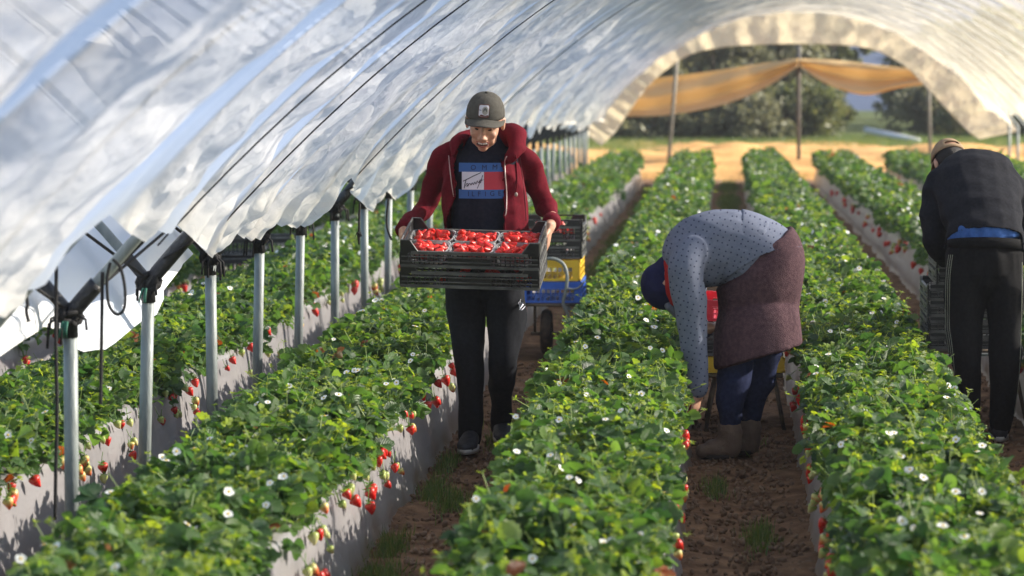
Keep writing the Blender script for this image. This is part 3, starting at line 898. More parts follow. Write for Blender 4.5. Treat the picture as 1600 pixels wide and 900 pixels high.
# ---- the film
def film_mat(name, base, trans, glow, seed=0, rough=.32, tr=(.03, .15), spec=.6, trl=.58):
    m = bpy.data.materials.new(name); m.use_nodes = True
    n, l = nodes_of(m); b = n['Principled BSDF']; out = n['Material Output']
    tc = n.new('ShaderNodeTexCoord')
    b.inputs['Base Color'].default_value = (*base, 1); b.inputs['Roughness'].default_value = rough
    b.inputs['Specular IOR Level'].default_value = spec
    tl = n.new('ShaderNodeBsdfTranslucent'); tl.inputs[0].default_value = (*glow, 1)
    tp = n.new('ShaderNodeBsdfTransparent'); tp.inputs[0].default_value = (*trans, 1)
    at = n.new('ShaderNodeAttribute'); at.attribute_name = 'tint'
    s = n.new('ShaderNodeSeparateColor'); l.new(at.outputs['Color'], s.inputs[0])
    # sky blue painted into taut bands, sunlight cream into hem and sunward side
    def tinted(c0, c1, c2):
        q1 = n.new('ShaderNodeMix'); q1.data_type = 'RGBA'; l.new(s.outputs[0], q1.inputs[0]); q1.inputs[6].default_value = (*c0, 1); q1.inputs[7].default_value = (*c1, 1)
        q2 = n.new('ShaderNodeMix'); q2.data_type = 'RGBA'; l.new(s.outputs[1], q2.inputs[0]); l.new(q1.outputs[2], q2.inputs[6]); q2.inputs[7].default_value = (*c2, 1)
        q3 = n.new('ShaderNodeMix'); q3.data_type = 'RGBA'; l.new(s.outputs[2], q3.inputs[0]); l.new(q2.outputs[2], q3.inputs[6]); q3.inputs[7].default_value = (.94, .87, .72, 1)  # cream of the sunlit side painted in
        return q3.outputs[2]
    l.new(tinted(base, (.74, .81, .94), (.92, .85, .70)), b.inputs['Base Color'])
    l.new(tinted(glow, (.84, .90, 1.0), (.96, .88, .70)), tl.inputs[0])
    # crinkles
    w = n.new('ShaderNodeTexNoise'); w.inputs['Scale'].default_value = 2.2; w.inputs['Detail'].default_value = 3; l.new(tc.outputs['Object'], w.inputs['Vector'])
    mm = n.new('ShaderNodeVectorMath'); mm.operation = 'MULTIPLY_ADD'; mm.inputs[1].default_value = (.16, .16, .16)
    l.new(w.outputs['Color'], mm.inputs[0]); l.new(tc.outputs['Object'], mm.inputs[2])
    # crumpled facets: every cell is a small plane with its own tilt
    sc_ = n.new('ShaderNodeVectorMath'); sc_.operation = 'MULTIPLY'; sc_.inputs[1].default_value = (1, .36, 1); l.new(mm.outputs[0], sc_.inputs[0])
    def facet(scale, amp, prev=None):
        v = n.new('ShaderNodeTexVoronoi'); v.feature = 'F1'; v.inputs['Scale'].default_value = scale; l.new(sc_.outputs[0], v.inputs['Vector'])
        d1 = n.new('ShaderNodeVectorMath'); d1.operation = 'SUBTRACT'; l.new(sc_.outputs[0], d1.inputs[0]); l.new(v.outputs['Position'], d1.inputs[1])
        d2 = n.new('ShaderNodeVectorMath'); d2.operation = 'SUBTRACT'; d2.inputs[1].default_value = (.5, .5, .5); l.new(v.outputs['Color'], d2.inputs[0])
        d3 = n.new('ShaderNodeVectorMath'); d3.operation = 'DOT_PRODUCT'; l.new(d1.outputs[0], d3.inputs[0]); l.new(d2.outputs[0], d3.inputs[1])
        mq_ = n.new('ShaderNodeMath'); mq_.operation = 'MULTIPLY_ADD'; mq_.inputs[1].default_value = amp; l.new(d3.outputs['Value'], mq_.inputs[0])
        if prev is not None: l.new(prev, mq_.inputs[2])
        return mq_.outputs[0]
    ns = n.new('ShaderNodeTexNoise'); ns.inputs['Scale'].default_value = 6; ns.inputs['Detail'].default_value = 3; l.new(sc_.outputs[0], ns.inputs['Vector'])
    f1 = facet(2.4, 3.0); f2 = facet(5.5, 2.6, f1); f2 = facet(13.0, 1.6, f2)
    a2 = n.new('ShaderNodeMath'); a2.operation = 'MULTIPLY_ADD'; a2.inputs[1].default_value = .18; l.new(ns.outputs[0], a2.inputs[0]); l.new(f2, a2.inputs[2])
    bp = n.new('ShaderNodeBump'); bp.inputs['Distance'].default_value = .14
    sub = n.new('ShaderNodeMath'); sub.operation = 'MULTIPLY_ADD'; sub.inputs[1].default_value = -.93; sub.inputs[2].default_value = 1.0
    l.new(s.outputs[0], sub.inputs[0]); l.new(sub.outputs[0], bp.inputs['Strength'])
    l.new(a2.outputs[0], bp.inputs['Height'])
    for q in (b, tl): l.new(bp.outputs[0], q.inputs['Normal'])
    m1 = n.new('ShaderNodeMixShader'); mq = n.new('ShaderNodeMath'); mq.operation = 'MULTIPLY_ADD'; mq.inputs[1].default_value = .30 if trl > .4 else 0; mq.inputs[2].default_value = trl; l.new(s.outputs[0], mq.inputs[0]); l.new(mq.outputs[0], m1.inputs[0])
    l.new(b.outputs[0], m1.inputs[1]); l.new(tl.outputs[0], m1.inputs[2])
    mr = n.new('ShaderNodeMapRange'); mr.inputs[1].default_value = .3; mr.inputs[2].default_value = .7; mr.inputs[3].default_value = tr[0]; mr.inputs[4].default_value = tr[1]
    l.new(w.outputs[0], mr.inputs[0])
    # bands of single taut film are clearer; gathered film is opaque
    ad = n.new('ShaderNodeMath'); ad.operation = 'MULTIPLY_ADD'; ad.inputs[1].default_value = .04; l.new(s.outputs[0], ad.inputs[0]); l.new(mr.outputs[0], ad.inputs[2])
    sb = n.new('ShaderNodeMath'); sb.operation = 'MULTIPLY_ADD'; sb.inputs[1].default_value = -.9; sb.use_clamp = True; l.new(s.outputs[1], sb.inputs[0]); l.new(ad.outputs[0], sb.inputs[2])
    # film made clearer on the sunward side so the sun gets in
    cl = n.new('ShaderNodeMath'); cl.operation = 'MULTIPLY_ADD'; cl.inputs[1].default_value = .60; cl.use_clamp = True
    l.new(s.outputs[2], cl.inputs[0]); l.new(sb.outputs[0], cl.inputs[2]); sb = cl
    m2 = n.new('ShaderNodeMixShader'); l.new(sb.outputs[0], m2.inputs[0]); l.new(m1.outputs[0], m2.inputs[1]); l.new(tp.outputs[0], m2.inputs[2])
    l.new(m2.outputs[0], out.inputs[0])
    return m
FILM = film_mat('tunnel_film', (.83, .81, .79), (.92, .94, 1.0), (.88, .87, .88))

def solve_edge(px, mirror=False, inset=.055):
    """where the rays of the hem's outline meet the arch, walking along the tunnel"""
    out = []
    for x, y in px:
        Z = 6.0; hit = None
        while Z < 60:
            h = CAMH - (y - 72) * Z / F - gz(Z); X_ = (x - 1128) * Z / F
            ad = float(arc_dx(max(h, 1.0)))
            tgt = (2 * XP - XC + ad) if mirror else XC - ad + inset
            if X_ < tgt: hit = (Z, h); break
            Z += .01
        if out and Z < out[-1][0] + .03:
            Z = out[-1][0] + .03; h = CAMH - (y - 72) * Z / F - gz(Z)
        out.append((Z, h))
    return out
EDGE = solve_edge([(-200, 500), (-100, 455), (0, 455), (50, 424), (88, 392), (116, 345), (140, 305), (200, 330), (250, 331), (272, 320), (300, 345), (322, 372), (338, 380), (358, 365), (375, 350), (392, 356), (405, 353), (430, 330),
                   (460, 330), (480, 332), (505, 315), (525, 275), (535, 262), (548, 285), (570, 306), (590, 303), (605, 285), (618, 295), (632, 280), (642, 235), (680, 215), (720, 205), (760, 200), (800, 192), (840, 186), (860, 185), (880, 188), (905, 192)])
EY = np.array([e_[0] for e_ in EDGE]); EH = np.array([e_[1] for e_ in EDGE])

def film(name, xc, y0, y1, edge_l, edge_r, seed, bands, fine=True, start=None):
    Ys = np.concatenate([np.arange(y0, 20, .035), np.arange(20, y1 + .001, .10)]) if fine else np.arange(y0, y1 + .001, .14)
    hl = edge_l(Ys); hr = edge_r(Ys)
    nT = 170 if fine else 70
    S = np.linspace(0, 1, nT)
    # denser near both hems
    S = .5 - .5 * np.cos(S * np.pi) * (.6 + .4 * np.abs(np.cos(S * np.pi)))
    V = np.zeros((len(Ys), nT, 3)); C = np.zeros((len(Ys), nT, 4)); C[..., 3] = 1
    kf = (Ys - HY0) / HDY; fr = kf - np.floor(kf)
    sag = np.sin(np.pi * fr)
    for i, y in enumerate(Ys):
        a0 = -math.asin(min(1, arc_dx(max(hl[i], 1.02)) / HW)); a1 = math.asin(min(1, arc_dx(max(hr[i], 1.02)) / HW))
        if start is not None: a0 = math.asin(start / HW) + .05 * math.sin(y * 2.7)  # roof part left off so skylight reaches the curtain
        a = a0 + (a1 - a0) * S
        dx = HW * np.sin(a); h = arc_h(dx)
        V[i, :, 0] = dx; V[i, :, 1] = y; V[i, :, 2] = h
    dxg, Yg, Hg = V[..., 0].copy(), V[..., 1].copy(), V[..., 2].copy()
    # outward normal of the arch section
    slope = -H_RISE * 2.2 / HW * (np.abs(dxg) / HW) ** 1.2 * np.sign(dxg)
    nx_, nz_ = -slope, np.ones_like(slope); nn = np.sqrt(nx_ ** 2 + 1); nx_ /= nn; nz_ = nz_ / nn
    arcpos = np.arcsin(np.clip(dxg / HW, -1, 1)) * 4.2
    q = np.stack([arcpos.ravel(), Yg.ravel(), 0 * Yg.ravel()], 1)
    # distance (m) to the hem, left and right
    dl = (Hg - hl[:, None]) / .75 + (9 if start is not None else 0); dr = (Hg - hr[:, None]) / .75
    hem = np.exp(-np.minimum(dl, dr).clip(0, 9) / .28)
    band = np.zeros_like(Yg)
    for k, w in bands.items():
        yk = HY0 + HDY * k
        u = (yk - Yg) / w
        band = np.maximum(band, np.clip((u + .02) * 30, 0, 1) * np.clip((1.02 - u) * 30, 0, 1))
    sagg = np.repeat(sag[:, None], nT, 1)
    wr = .030 * snoise(q, .6, seed, (1, .35, 1)) + .016 * snoise(q, 1.7, seed + 1, (1, .4, 1)) + .006 * snoise(q, 4.2, seed + 2, (1, .45, 1))
    wr = np.abs(wr.reshape(Yg.shape)) * -1 + .01
    # diagonal drag folds
    dg_ = np.sin((Yg * 2.5 + arcpos * 5 + 1.5 * snoise(q, .5, seed + 5).reshape(Yg.shape)) * 1.6)
    wr = wr + .006 * dg_ * (.3 + hem)
    off = -.030 - sagg * .018 + wr * sagg ** .6 * (1 - band * .97)
    fold = snoise(q, 1.0, seed + 8, (.12, 1.6, 1)).reshape(Yg.shape) * .06 + snoise(q, 2.6, seed + 9, (.3, 1.2, 1)).reshape(Yg.shape) * .03
    off = off - hem * (.005 + np.abs(fold) * .8)
    V[..., 0] = xc + dxg + nx_ * off
    V[..., 2] = Hg + nz_ * off
    # hem droops below, rolling inward
    roll = np.clip(1 - np.minimum(dl, dr) / .10, 0, 1)
    V[..., 2] -= roll * .012
    for he, dd in ((hl, dxg < 0), (hr, dxg > 0)):      # where the hem hangs below the post tops it drops straight down
        V[..., 2] -= np.where(dd, np.clip(1.03 - he, 0, .6)[:, None] * np.clip(1 - (Hg - 1.02) / .45, 0, 1), 0)
    V[..., 2] += dip(Yg)
    C[..., 2] = np.clip((dxg + 2.49) / .8, 0, 1) if fine else 0  # sunward side: cleared for the sun, sunlight cream painted in
    if not fine: band = np.maximum(band, np.clip((dxg - 2.0) / .5, 0, 1) * .8)
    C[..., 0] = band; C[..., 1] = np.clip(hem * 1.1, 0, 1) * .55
    me = grid_np(name, V, colattr=C.reshape(-1, 4))
    return me

def fl(Ys):
    base = np.interp(Ys, EY, EH)
    early = Ys < EY[0]
    base = np.where(early, EH[0] + .12 * np.sin((Ys - EY[0]) * 3), base)
    late = Ys > 24
    return np.where(late, np.interp(Ys, EY, EH) + .05 * np.sin(Ys * 3.1) + .03 * np.sin(Ys * 7.3), base)
def frt(Ys): return 1.22 + .09 * np.sin(Ys * 2.2) + .06 * np.sin(Ys * 5.1 + 1)
bands = {-1: .55, 0: .5, 1: .62, 2: .18, 4: .52, 5: .34, 7: .5, 9: .6, 11: .7, 12: .4, 14: .7, 16: .6, 18: .5, 21: .6, 24: .4, -3: .4}
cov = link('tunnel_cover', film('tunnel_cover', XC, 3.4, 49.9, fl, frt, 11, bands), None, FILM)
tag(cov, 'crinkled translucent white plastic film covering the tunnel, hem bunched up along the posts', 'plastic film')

NE = solve_edge([(-60, 570), (0, 545), (60, 505), (100, 475), (150, 510), (200, 520), (240, 487), (272, 470), (290, 425), (302, 395), (325, 372)], True)
NY = np.array([e_[0] for e_ in NE]); NH = np.array([e_[1] for e_ in NE])
def fn_r(Ys):
    a = np.interp(Ys, NY, NH)
    return np.where(Ys > NY[-1] - .05, np.minimum(a + (Ys - NY[-1]) * .8, 2.0 + .06 * np.sin(Ys * 3)), a)
def fn_l(Ys): return 1.9 + .06 * np.sin(Ys * 2.5)
cov2 = link('neighbour_tunnel_cover', film('neighbour_tunnel_cover', 2 * XP - XC, 6, 46, fn_l, fn_r, 31, {2: .4, 4: .5, 8: .5, 12: .4}, fine=False, start=1.7), None, film_mat('neighbour_film', (.56, .64, .80), (.92, .94, 1.0), (.62, .72, .92), rough=.8, tr=(0, .02), spec=.08, trl=.22))
tag(cov2, 'bluish plastic film of the neighbouring tunnel seen behind the first hoop', 'plastic film')

# ---- gathered end curtain of the tunnel
YE = 50.05
def PE(x, y, Z=YE): return P(x, y, Z)
inner = [(940, 228), (962, 205), (985, 172), (1008, 140), (1040, 110), (1080, 85), (1130, 74), (1190, 70), (1250, 69), (1320, 71), (1370, 80), (1415, 105), (1450, 140), (1480, 172), (1512, 205), (1530, 218)]
outer = [(915, 210), (925, 185), (940, 155), (968, 118), (1005, 85), (1055, 50), (1110, 30), (1180, 18), (1250, 14), (1330, 19), (1400, 40), (1450, 68), (1490, 100), (1530, 140), (1570, 178), (1590, 205)]
ci = cr(inner, 14); co_ = cr(outer, 14)
n = len(ci); m_ = 26
V = np.zeros((n, m_, 3)); C = np.zeros((n, m_, 4)); C[..., 3] = 1; C[..., 1] = .55
for i in range(n):
    for j in range(m_):
        t = j / (m_ - 1)
        x = co_[i, 0] * (1 - t) + ci[i, 0] * t; y = co_[i, 1] * (1 - t) + ci[i, 1] * t
        pl = math.sin(i * .30 + 2.2 * math.sin(i * .07)) * .035 * (.4 + t) + .012 * math.sin(i * .9 + t * 2)
        p = PE(x, y, YE + pl)
        V[i, j] = p
ENDF = film_mat('end_curtain_film', (.80, .79, .76), (.95, .93, .88), (.88, .84, .76), tr=(.12, .3))
o = link('end_curtain', grid_np('end_curtain', V, colattr=C.reshape(-1, 4)), None, ENDF)
sm = o.modifiers.new('solid', 'SOLIDIFY'); sm.thickness = .004
tag(o, 'pleated pale plastic curtain gathered round the far mouth of the tunnel', 'curtain')

# ---- orange shade cloth slung behind the tunnel mouth
ZC = 54.0
ORG = mat('orange_shade_cloth', (.74, .58, .33), .8, (.66, .48, .24), 1.5, .4, 18, spec=.2)
n_, l_ = nodes_of(ORG); tr_ = n_.new('ShaderNodeBsdfTranslucent'); tr_.inputs[0].default_value = (.82, .64, .36, 1)
ms_ = n_.new('ShaderNodeMixShader'); ms_.inputs[0].default_value = .4
l_.new(n_['Principled BSDF'].outputs[0], ms_.inputs[1]); l_.new(tr_.outputs[0], ms_.inputs[2]); l_.new(ms_.outputs[0], n_['Material Output'].inputs[0])
def cloth(top, bot, seed):
    a = cr(top, 12); b = cr(bot, 12); n = len(a); m_ = 20
    V = np.zeros((n, m_, 3))
    for i in range(n):
        for j in range(m_):
            t = j / (m_ - 1); x = a[i, 0] * (1 - t) + b[i, 0] * t; y = a[i, 1] * (1 - t) + b[i, 1] * t
            dz = .10 * math.sin(t * 9 + i * .05 + seed) + .12 * math.sin(t * math.pi) + .03 * math.sin(i * .5)
            V[i, j] = P(x, y, ZC + dz)
    return V
e = empty('shade_cloth', P(1250, 100, ZC))
tag(e, 'sagging orange shade cloth slung across the far mouth of the tunnel', 'shade cloth')
for nm, tp_, bt_, s_ in (('left_panel', [(975, 128), (1040, 120), (1120, 110), (1190, 99), (1248, 92)], [(975, 182), (1040, 180), (1120, 166), (1190, 140), (1247, 104)], 0),
                     ('right_panel', [(1249, 92), (1310, 95), (1370, 102), (1430, 108), (1508, 112)], [(1251, 104), (1290, 130), (1350, 148), (1410, 136), (1505, 124)], 2)):
    o = link('cloth_panel', grid_np('cloth_panel', cloth(tp_, bt_, s_)), e, ORG)
    sm = o.modifiers.new('solid', 'SOLIDIFY'); sm.thickness = .01
DPOST = mat('dark_post', (.06, .055, .05), .7, (.12, .11, .1), 12, .3)
GPOST = mat('dull_post', (.16, .15, .13), .6, (.24, .22, .19), 12, .3)
def post(px0, px1, Z, r, m, label):
    a, b = P(*px0, Z), P(*px1, Z); b.z = gz(Z) - .05
    o = tube('end_post', [a, a.lerp(b, .5), b], [r * 1.1, r, r], m, None, 10); tag(o, label, 'post', 'posts at the far mouth of the tunnel')
post((1248, 70), (1248, 216), 54.2, .038, DPOST, 'dark post in the middle of the far mouth holding up the orange cloth')
post((1060, 62), (1042, 228), 50.6, .030, GPOST, 'thin grey post at the far mouth before the left half of the orange cloth')
post((1449, 62), (1455, 235), 50.6, .030, GPOST, 'thin grey post at the far mouth, near the man in black')
o = tube('irrigation_pipe', [P(1352, 203, 67), P(1395, 212, 66.5), P(1436, 221, 66)], .07, mat('white_pipe', (.55, .57, .6), .4), None, 10)
tag(o, 'pale grey pipe lying slanted on the verge before the far trees', 'pipe')

# ------------------------------------------------------------------ trees behind
BARK = mat('bark', (.12, .09, .065), .9, (.2, .16, .12), 8, .8, 20)
CROWN1 = leaf_mat('olive_leaf', (.10, .105, .055), (.16, .165, .09), (.24, .24, .13), (.17, .18, .13), .30, veins=False, rough=.5)
CROWN2 = leaf_mat('pine_leaf', (.06, .08, .03), (.11, .13, .045), (.20, .20, .08), (.12, .14, .07), .30, veins=False, rough=.5)
def tree(name, x, y, h, rx, rz, seed, mt_, label, nleaf=9000, leaf=.11, base=.0):
    rg = random.Random(seed); g2 = np.random.default_rng(seed)
    zg = gz(60)
    e = empty(name, (x, y, zg)); tag(e, label, 'tree', 'trees behind the tunnel')
    bm = bmesh.new()
    trunk = [(x, y, zg - .1), (x + rg.uniform(-.1, .1), y, zg + h * .2), (x + rg.uniform(-.2, .2), y, zg + h * .45)]
    loft(bm, trunk, [.22, .17, .12], seg=9)
    tips = []
    for i in range(9):
        a = rg.uniform(0, 6.28); L = rx * rg.uniform(.4, .8)
        s0 = Vector(trunk[1]).lerp(Vector(trunk[2]), rg.random())
        p1 = s0 + Vector((math.cos(a) * L * .5, math.sin(a) * L * .5, rz * rg.uniform(.1, .4))); p2 = p1 + Vector((math.cos(a) * L * .5, math.sin(a) * L * .5, rz * rg.uniform(.1, .5)))
        loft(bm, [s0, p1, p2], [.07, .045, .015], seg=6); tips.append(p2)
    bm_obj('trunk', bm, BARK, e)
    # clumps through the crown's volume
    nc = 110; cc = []
    for i in range(nc):
        v = g2.normal(size=3); v /= np.linalg.norm(v); r = g2.random() ** .45
        zf = g2.random() ** .9; rr_ = math.sqrt(max(0, 1 - abs(2 * zf - .8) ** 3.2 * .55)) * r; c = np.array([x + v[0] * rx * rr_, y + v[1] * rx * .8 * rr_, zg + base + .15 + (h - base - .3) * zf])
        c[2] = max(c[2], zg + base + .2)
        cc.append((c, g2.uniform(.35, .8) * rx * .35, g2.normal(0, .14)))
    n = nleaf; pick = g2.integers(0, nc, n)
    C0 = np.array([c[0] for c in cc])[pick]; Rr = np.array([c[1] for c in cc])[pick]; T0 = np.array([c[2] for c in cc])[pick]
    v = g2.normal(size=(n, 3)); v /= np.linalg.norm(v, axis=1)[:, None]
    pos = C0 + v * (Rr * g2.random(n) ** .4)[:, None] * np.array([1, 1, .8])
    hue = np.clip(g2.beta(2, 3, n) + T0, 0, 1)
    B = Batch(); B.add(LLO, pos, frames(n, g2.uniform(0, 6.28, n), g2.normal(0, .7, n), g2.normal(0, .8, n)), g2.uniform(.7, 1.4, n) * leaf, np.stack([hue, 0 * hue, 0 * hue, 0 * hue + 1], 1))
    link('crown', B.mesh('crown'), e, mt_, smooth=False)
def tx(px, Z): return (px - 1128) * Z / F
tree('olive_tree', tx(905, 72), 72, 4.2, 2.0, 1.6, 1, CROWN1, 'grey-green olive tree at the left end of the far tree line')
tree('olive_tree', tx(1000, 70), 70, 3.3, 1.3, 1.5, 2, CROWN1, 'low rounded grey olive tree left of the thin far post', leaf=.09)
tree('olive_tree', tx(1060, 75), 75, 4.0, 1.8, 1.5, 3, CROWN1, 'taller olive tree behind the left end of the orange cloth')
tree('olive_tree', tx(1130, 71), 71, 3.4, 1.3, 1.5, 4, CROWN1, 'pale olive tree under the left half of the orange cloth', leaf=.09)
tree('broad_tree', tx(1190, 79), 79, 6.6, 2.6, 2.5, 5, CROWN2, 'tall dark tree left of the dark middle post', 16000, .13)
tree('broad_tree', tx(1285, 78), 78, 6.8, 1.25, 2.5, 6, CROWN2, 'tall green tree right of the dark middle post, beside the blue hill', 15000, .12)
tree('olive_tree', tx(1225, 73), 73, 3.6, 1.5, 1.5, 9, CROWN1, 'dull olive tree in front of the tall dark tree by the middle post')
tree('shrub_tree', tx(1410, 90), 90, 2.0, .9, 1.0, 7, CROWN2, 'small dark bushy tree just right of the blue gap', 6000)
tree('shrub_tree', tx(1465, 84), 84, 3.0, 1.5, 1.0, 8, CROWN2, 'dark bushy tree behind the right far post', 8000)
tree('shrub_tree', tx(1560, 80), 80, 3.4, 1.6, 1.2, 10, CROWN2, 'dark bushy tree at the right end of the far tree line', 8000)
for i, (px, Z, h) in enumerate(((780, 80, 4.5), (640, 84, 4.2), (470, 86, 4.6), (290, 88, 4.4), (100, 90, 4.8), (-80, 90, 4.5))):
    tree('olive_tree', tx(px, Z), Z, h, 2.6, 1.8, 20 + i, CROWN1, ['olive tree hidden behind the film left of the man', 'second olive tree hidden behind the film', 'third olive tree behind the neighbouring tunnel', 'fourth olive tree behind the neighbouring tunnel', 'fifth olive tree behind the neighbouring tunnel', 'sixth olive tree behind the neighbouring tunnel'][i], 6000, .17)

for i, (px, Z, h, w) in enumerate(((960, 88, 4.0, 3.0), (1080, 90, 5.2, 3.2), (1180, 92, 5.0, 3.0))):
    tree('olive_tree', tx(px, Z), Z, h, w, 1.8, 60 + i, CROWN1, ['broad olive tree of the back row, left of the thin left post', 'broad olive tree of the back row, right of the thin left post', 'broad olive tree of the back row, left of the dark middle post'][i], 9000, .16)
for i, (px, Z, h, w) in enumerate(((1400, 130, 1.7, 1.3), (1450, 120, 2.6, 1.6), (1520, 115, 3.2, 2.4), (1620, 110, 3.4, 2.4))):
    tree('shrub_tree', tx(px, Z), Z, h, w, 1.2, 70 + i, CROWN2, ['low far scrub tree at the foot of the blue hill', 'far scrub tree seen beside the right far post', 'far scrub tree under the right side of the end curtain', 'far scrub tree at the right edge'][i], 7000, .16)

for i, (px, Z, h, w) in enumerate(((930, 69, 1.5, 1.5), (1010, 68, 1.3, 1.4), (1085, 69, 1.6, 1.4), (1160, 68, 1.4, 1.3), (1255, 69, 1.5, 1.3), (1470, 72, 1.5, 1.4), (1560, 70, 1.7, 1.5), (1650, 70, 1.6, 1.5))):
    tree('bush', tx(px, Z), Z, h, w, .8, 90 + i, CROWN1 if i % 2 else CROWN2, ['bush', 'grey-green bush', 'tall bush', 'rounded bush', 'low bush', 'dark bush', 'spreading bush', 'dense bush'][i] + ' at the foot of the far trees, ' +
         ['left end of the verge', 'left of the thin left post', 'just right of the thin left post', 'midway between the left and middle posts', 'beside the dark middle post', 'right of the thin right post', 'under the right hanging curtain', 'at the right edge'][i], 6000, .09)
# ------------------------------------------------------------------ crates and carts
def plastic(name, c, rough=.35, c2=None):
    return mat(name, c, rough, c2 or tuple(min(1, v * 1.5 + .01) for v in c), 12, .15, 60, spec=.5)
CBLK = plastic('black_crate_plastic', (.012, .012, .014), .40, (.026, .025, .025))
CYEL = plastic('yellow_crate_plastic', (.72, .46, .03), .4, (.80, .55, .05))
CBLU = plastic('blue_crate_plastic', (.03, .12, .55), .4, (.05, .17, .65))
CRED = plastic('red_crate_plastic', (.60, .02, .04), .4, (.68, .04, .06))

def crate_parts(w, d, h, horn=.045, seed=0):
    slots = horn == 0
    """lattice field crate, local coords, base centre at origin, long side along x, returns {part: bmesh list}"""
    T = .007
    parts = []
    # floor lattice
    bm = bmesh.new()
    nf = int(w / .03)
    for i in range(nf + 1):
        bm_box(bm, (-w / 2 + .01 + (w - .02) * i / nf, 0, .006), (.008, d - .012, .008))
    for j in range(int(d / .05) + 1):
        bm_box(bm, (0, -d / 2 + .012 + (d - .024) * j / int(d / .05), .0075), (w - .012, .008, .0085))
    parts.append(('floor', bm))
    def side(L, M, long):
        bm = bmesh.new(); nf0 = 0
        top = h - .012
        # rails
        bm_box(bm, (0, 0, .009), (L, T * 2.2, .014), M)
        bm_box(bm, (0, 0, top), (L - (.10 if long and horn else 0) * 1.0, T * 2.0, .015), M)
        bm_box(bm, (0, 0, h * .36), (L - .01, T * 1.9, .0045), M)
        bm_box(bm, (0, 0, h * .64), (L - .01, T * 1.9, .0045), M)
        bm.faces.ensure_lookup_table(); rail = len(bm.faces)
        for f in bm.faces: f.material_index = 1
        cols = int(L / (.030 if slots else .022))
        for i in range(cols + 1):
            x = -L / 2 + L * i / cols
            t_ = abs(x) / L
            wd = .009 if (i % 4 == 0) else .0048
            bm_box(bm, (x, 0.0007, h / 2), (wd, T * .8, h - .024), M)
        # solid label panel in the middle, solid corner posts
        pw = L * (.30 if long else .36)
        if not slots: bm_box(bm, (0, .0014, h * .36), (pw, T * .75, h * .42), M)
        else: bm_box(bm, (0, .0014, h * .80), (L * .92, T * .75, h * .26), M)
        for s in (-1, 1):
            bm_box(bm, (s * (L / 2 - .017), 0.0003, h / 2), (.034, T * 1.3, h - .004), M)
        if horn:
            # raised corners: a sloping shoulder on the long sides, a full step on the short ones
            for s in (-1, 1):
                if long:
                    v = [(s * L / 2, 0, top - .004), (s * (L / 2 - .085), 0, top - .004), (s * (L / 2 - .042), 0, h + horn), (s * L / 2, 0, h + horn)]
                else:
                    v = [(s * L / 2, 0, top - .004), (s * (L / 2 - .10), 0, top - .004), (s * (L / 2 - .07), 0, h + horn * .98), (s * L / 2, 0, h + horn * .98)]
                for q in (0,):
                    A = [bm.verts.new(M @ Vector((x, -T * .75, z))) for x, _, z in v]
                    Bv = [bm.verts.new(M @ Vector((x, T * .75, z))) for x, _, z in v]
                    bm.faces.new(A); bm.faces.new(list(reversed(Bv)))
                    for a in range(4): bm.faces.new((A[a], A[(a + 1) % 4], Bv[(a + 1) % 4], Bv[a]))
                    # rim bead
                    bm.faces.ensure_lookup_table(); n0 = len(bm.faces)
                    for a, b in ((1, 2), (2, 3)):
                        pa, pb = Vector((v[a][0], 0, v[a][2])), Vector((v[b][0], 0, v[b][2]))
                        loft(bm, [M @ pa, M @ pb], [.0045, .0045], (0, 0, 1), 6)
                    bm.faces.ensure_lookup_table()
                    for f in bm.faces[n0:]: f.material_index = 1
            if not long:
                bm_box(bm, (0, 0, h + horn * .93), (L * .62, T * 1.6, .010), M)
                bm_box(bm, (0, 0, top + horn * .3), (L * .9, T * 1.2, .012), M)
        return bm
    for s in (-1, 1):
        parts.append(('long_side', side(w - .004, Matrix.Translation((0, s * (d / 2 - .006), 0)), True)))
        parts.append(('short_side', side(d - .03, Matrix.Translation((s * (w / 2 - .006), 0, 0)) @ Matrix.Rotation(math.pi / 2, 4, 'Z'), False)))
    return parts
WORN = {'black_crate_plastic': plastic('worn_black_rail', (.13, .13, .125), .5, (.035, .035, .035))}
CR_CACHE = {}
def crate(name, loc, rot, w, d, h, m, label, group=None, horn=.045):
    key = (w, d, h, horn, m.name)
    if key not in CR_CACHE:
        CR_CACHE[key] = [(n_, bm_mesh(b_, n_, [m, WORN.get(m.name, m)])) for n_, b_ in crate_parts(w, d, h, horn)]
        for _, me_ in CR_CACHE[key]: me_.polygons.foreach_set('use_smooth', np.zeros(len(me_.polygons), bool))
    e = empty(name, loc, world=False); e.rotation_euler = rot
    tag(e, label, 'crate', group)
    for n_, me_ in CR_CACHE[key]:
        o = bpy.data.objects.new(n_, me_); COL.objects.link(o); o.parent = e
    return e

CLEAR = bpy.data.materials.new('clear_punnet_plastic'); CLEAR.use_nodes = True
n_, l_ = nodes_of(CLEAR); b_ = n_['Principled BSDF']; b_.inputs['Base Color'].default_value = (.9, .9, .9, 1); b_.inputs['Roughness'].default_value = .12
b_.inputs['Specular IOR Level'].default_value = .9
tp_ = n_.new('ShaderNodeBsdfTransparent'); tp_.inputs[0].default_value = (.96, .97, .98, 1)
fr_ = n_.new('ShaderNodeFresnel'); fr_.inputs[0].default_value = 1.5
ma_ = n_.new('ShaderNodeMath'); ma_.operation = 'MULTIPLY_ADD'; ma_.inputs[1].default_value = 1.2; ma_.inputs[2].default_value = .01; ma_.use_clamp = True
l_.new(fr_.outputs[0], ma_.inputs[0])
mx_ = n_.new('ShaderNodeMixShader'); l_.new(ma_.outputs[0], mx_.inputs[0]); l_.new(tp_.outputs[0], mx_.inputs[1]); l_.new(b_.outputs[0], mx_.inputs[2]); l_.new(mx_.outputs[0], n_['Material Output'].inputs[0])

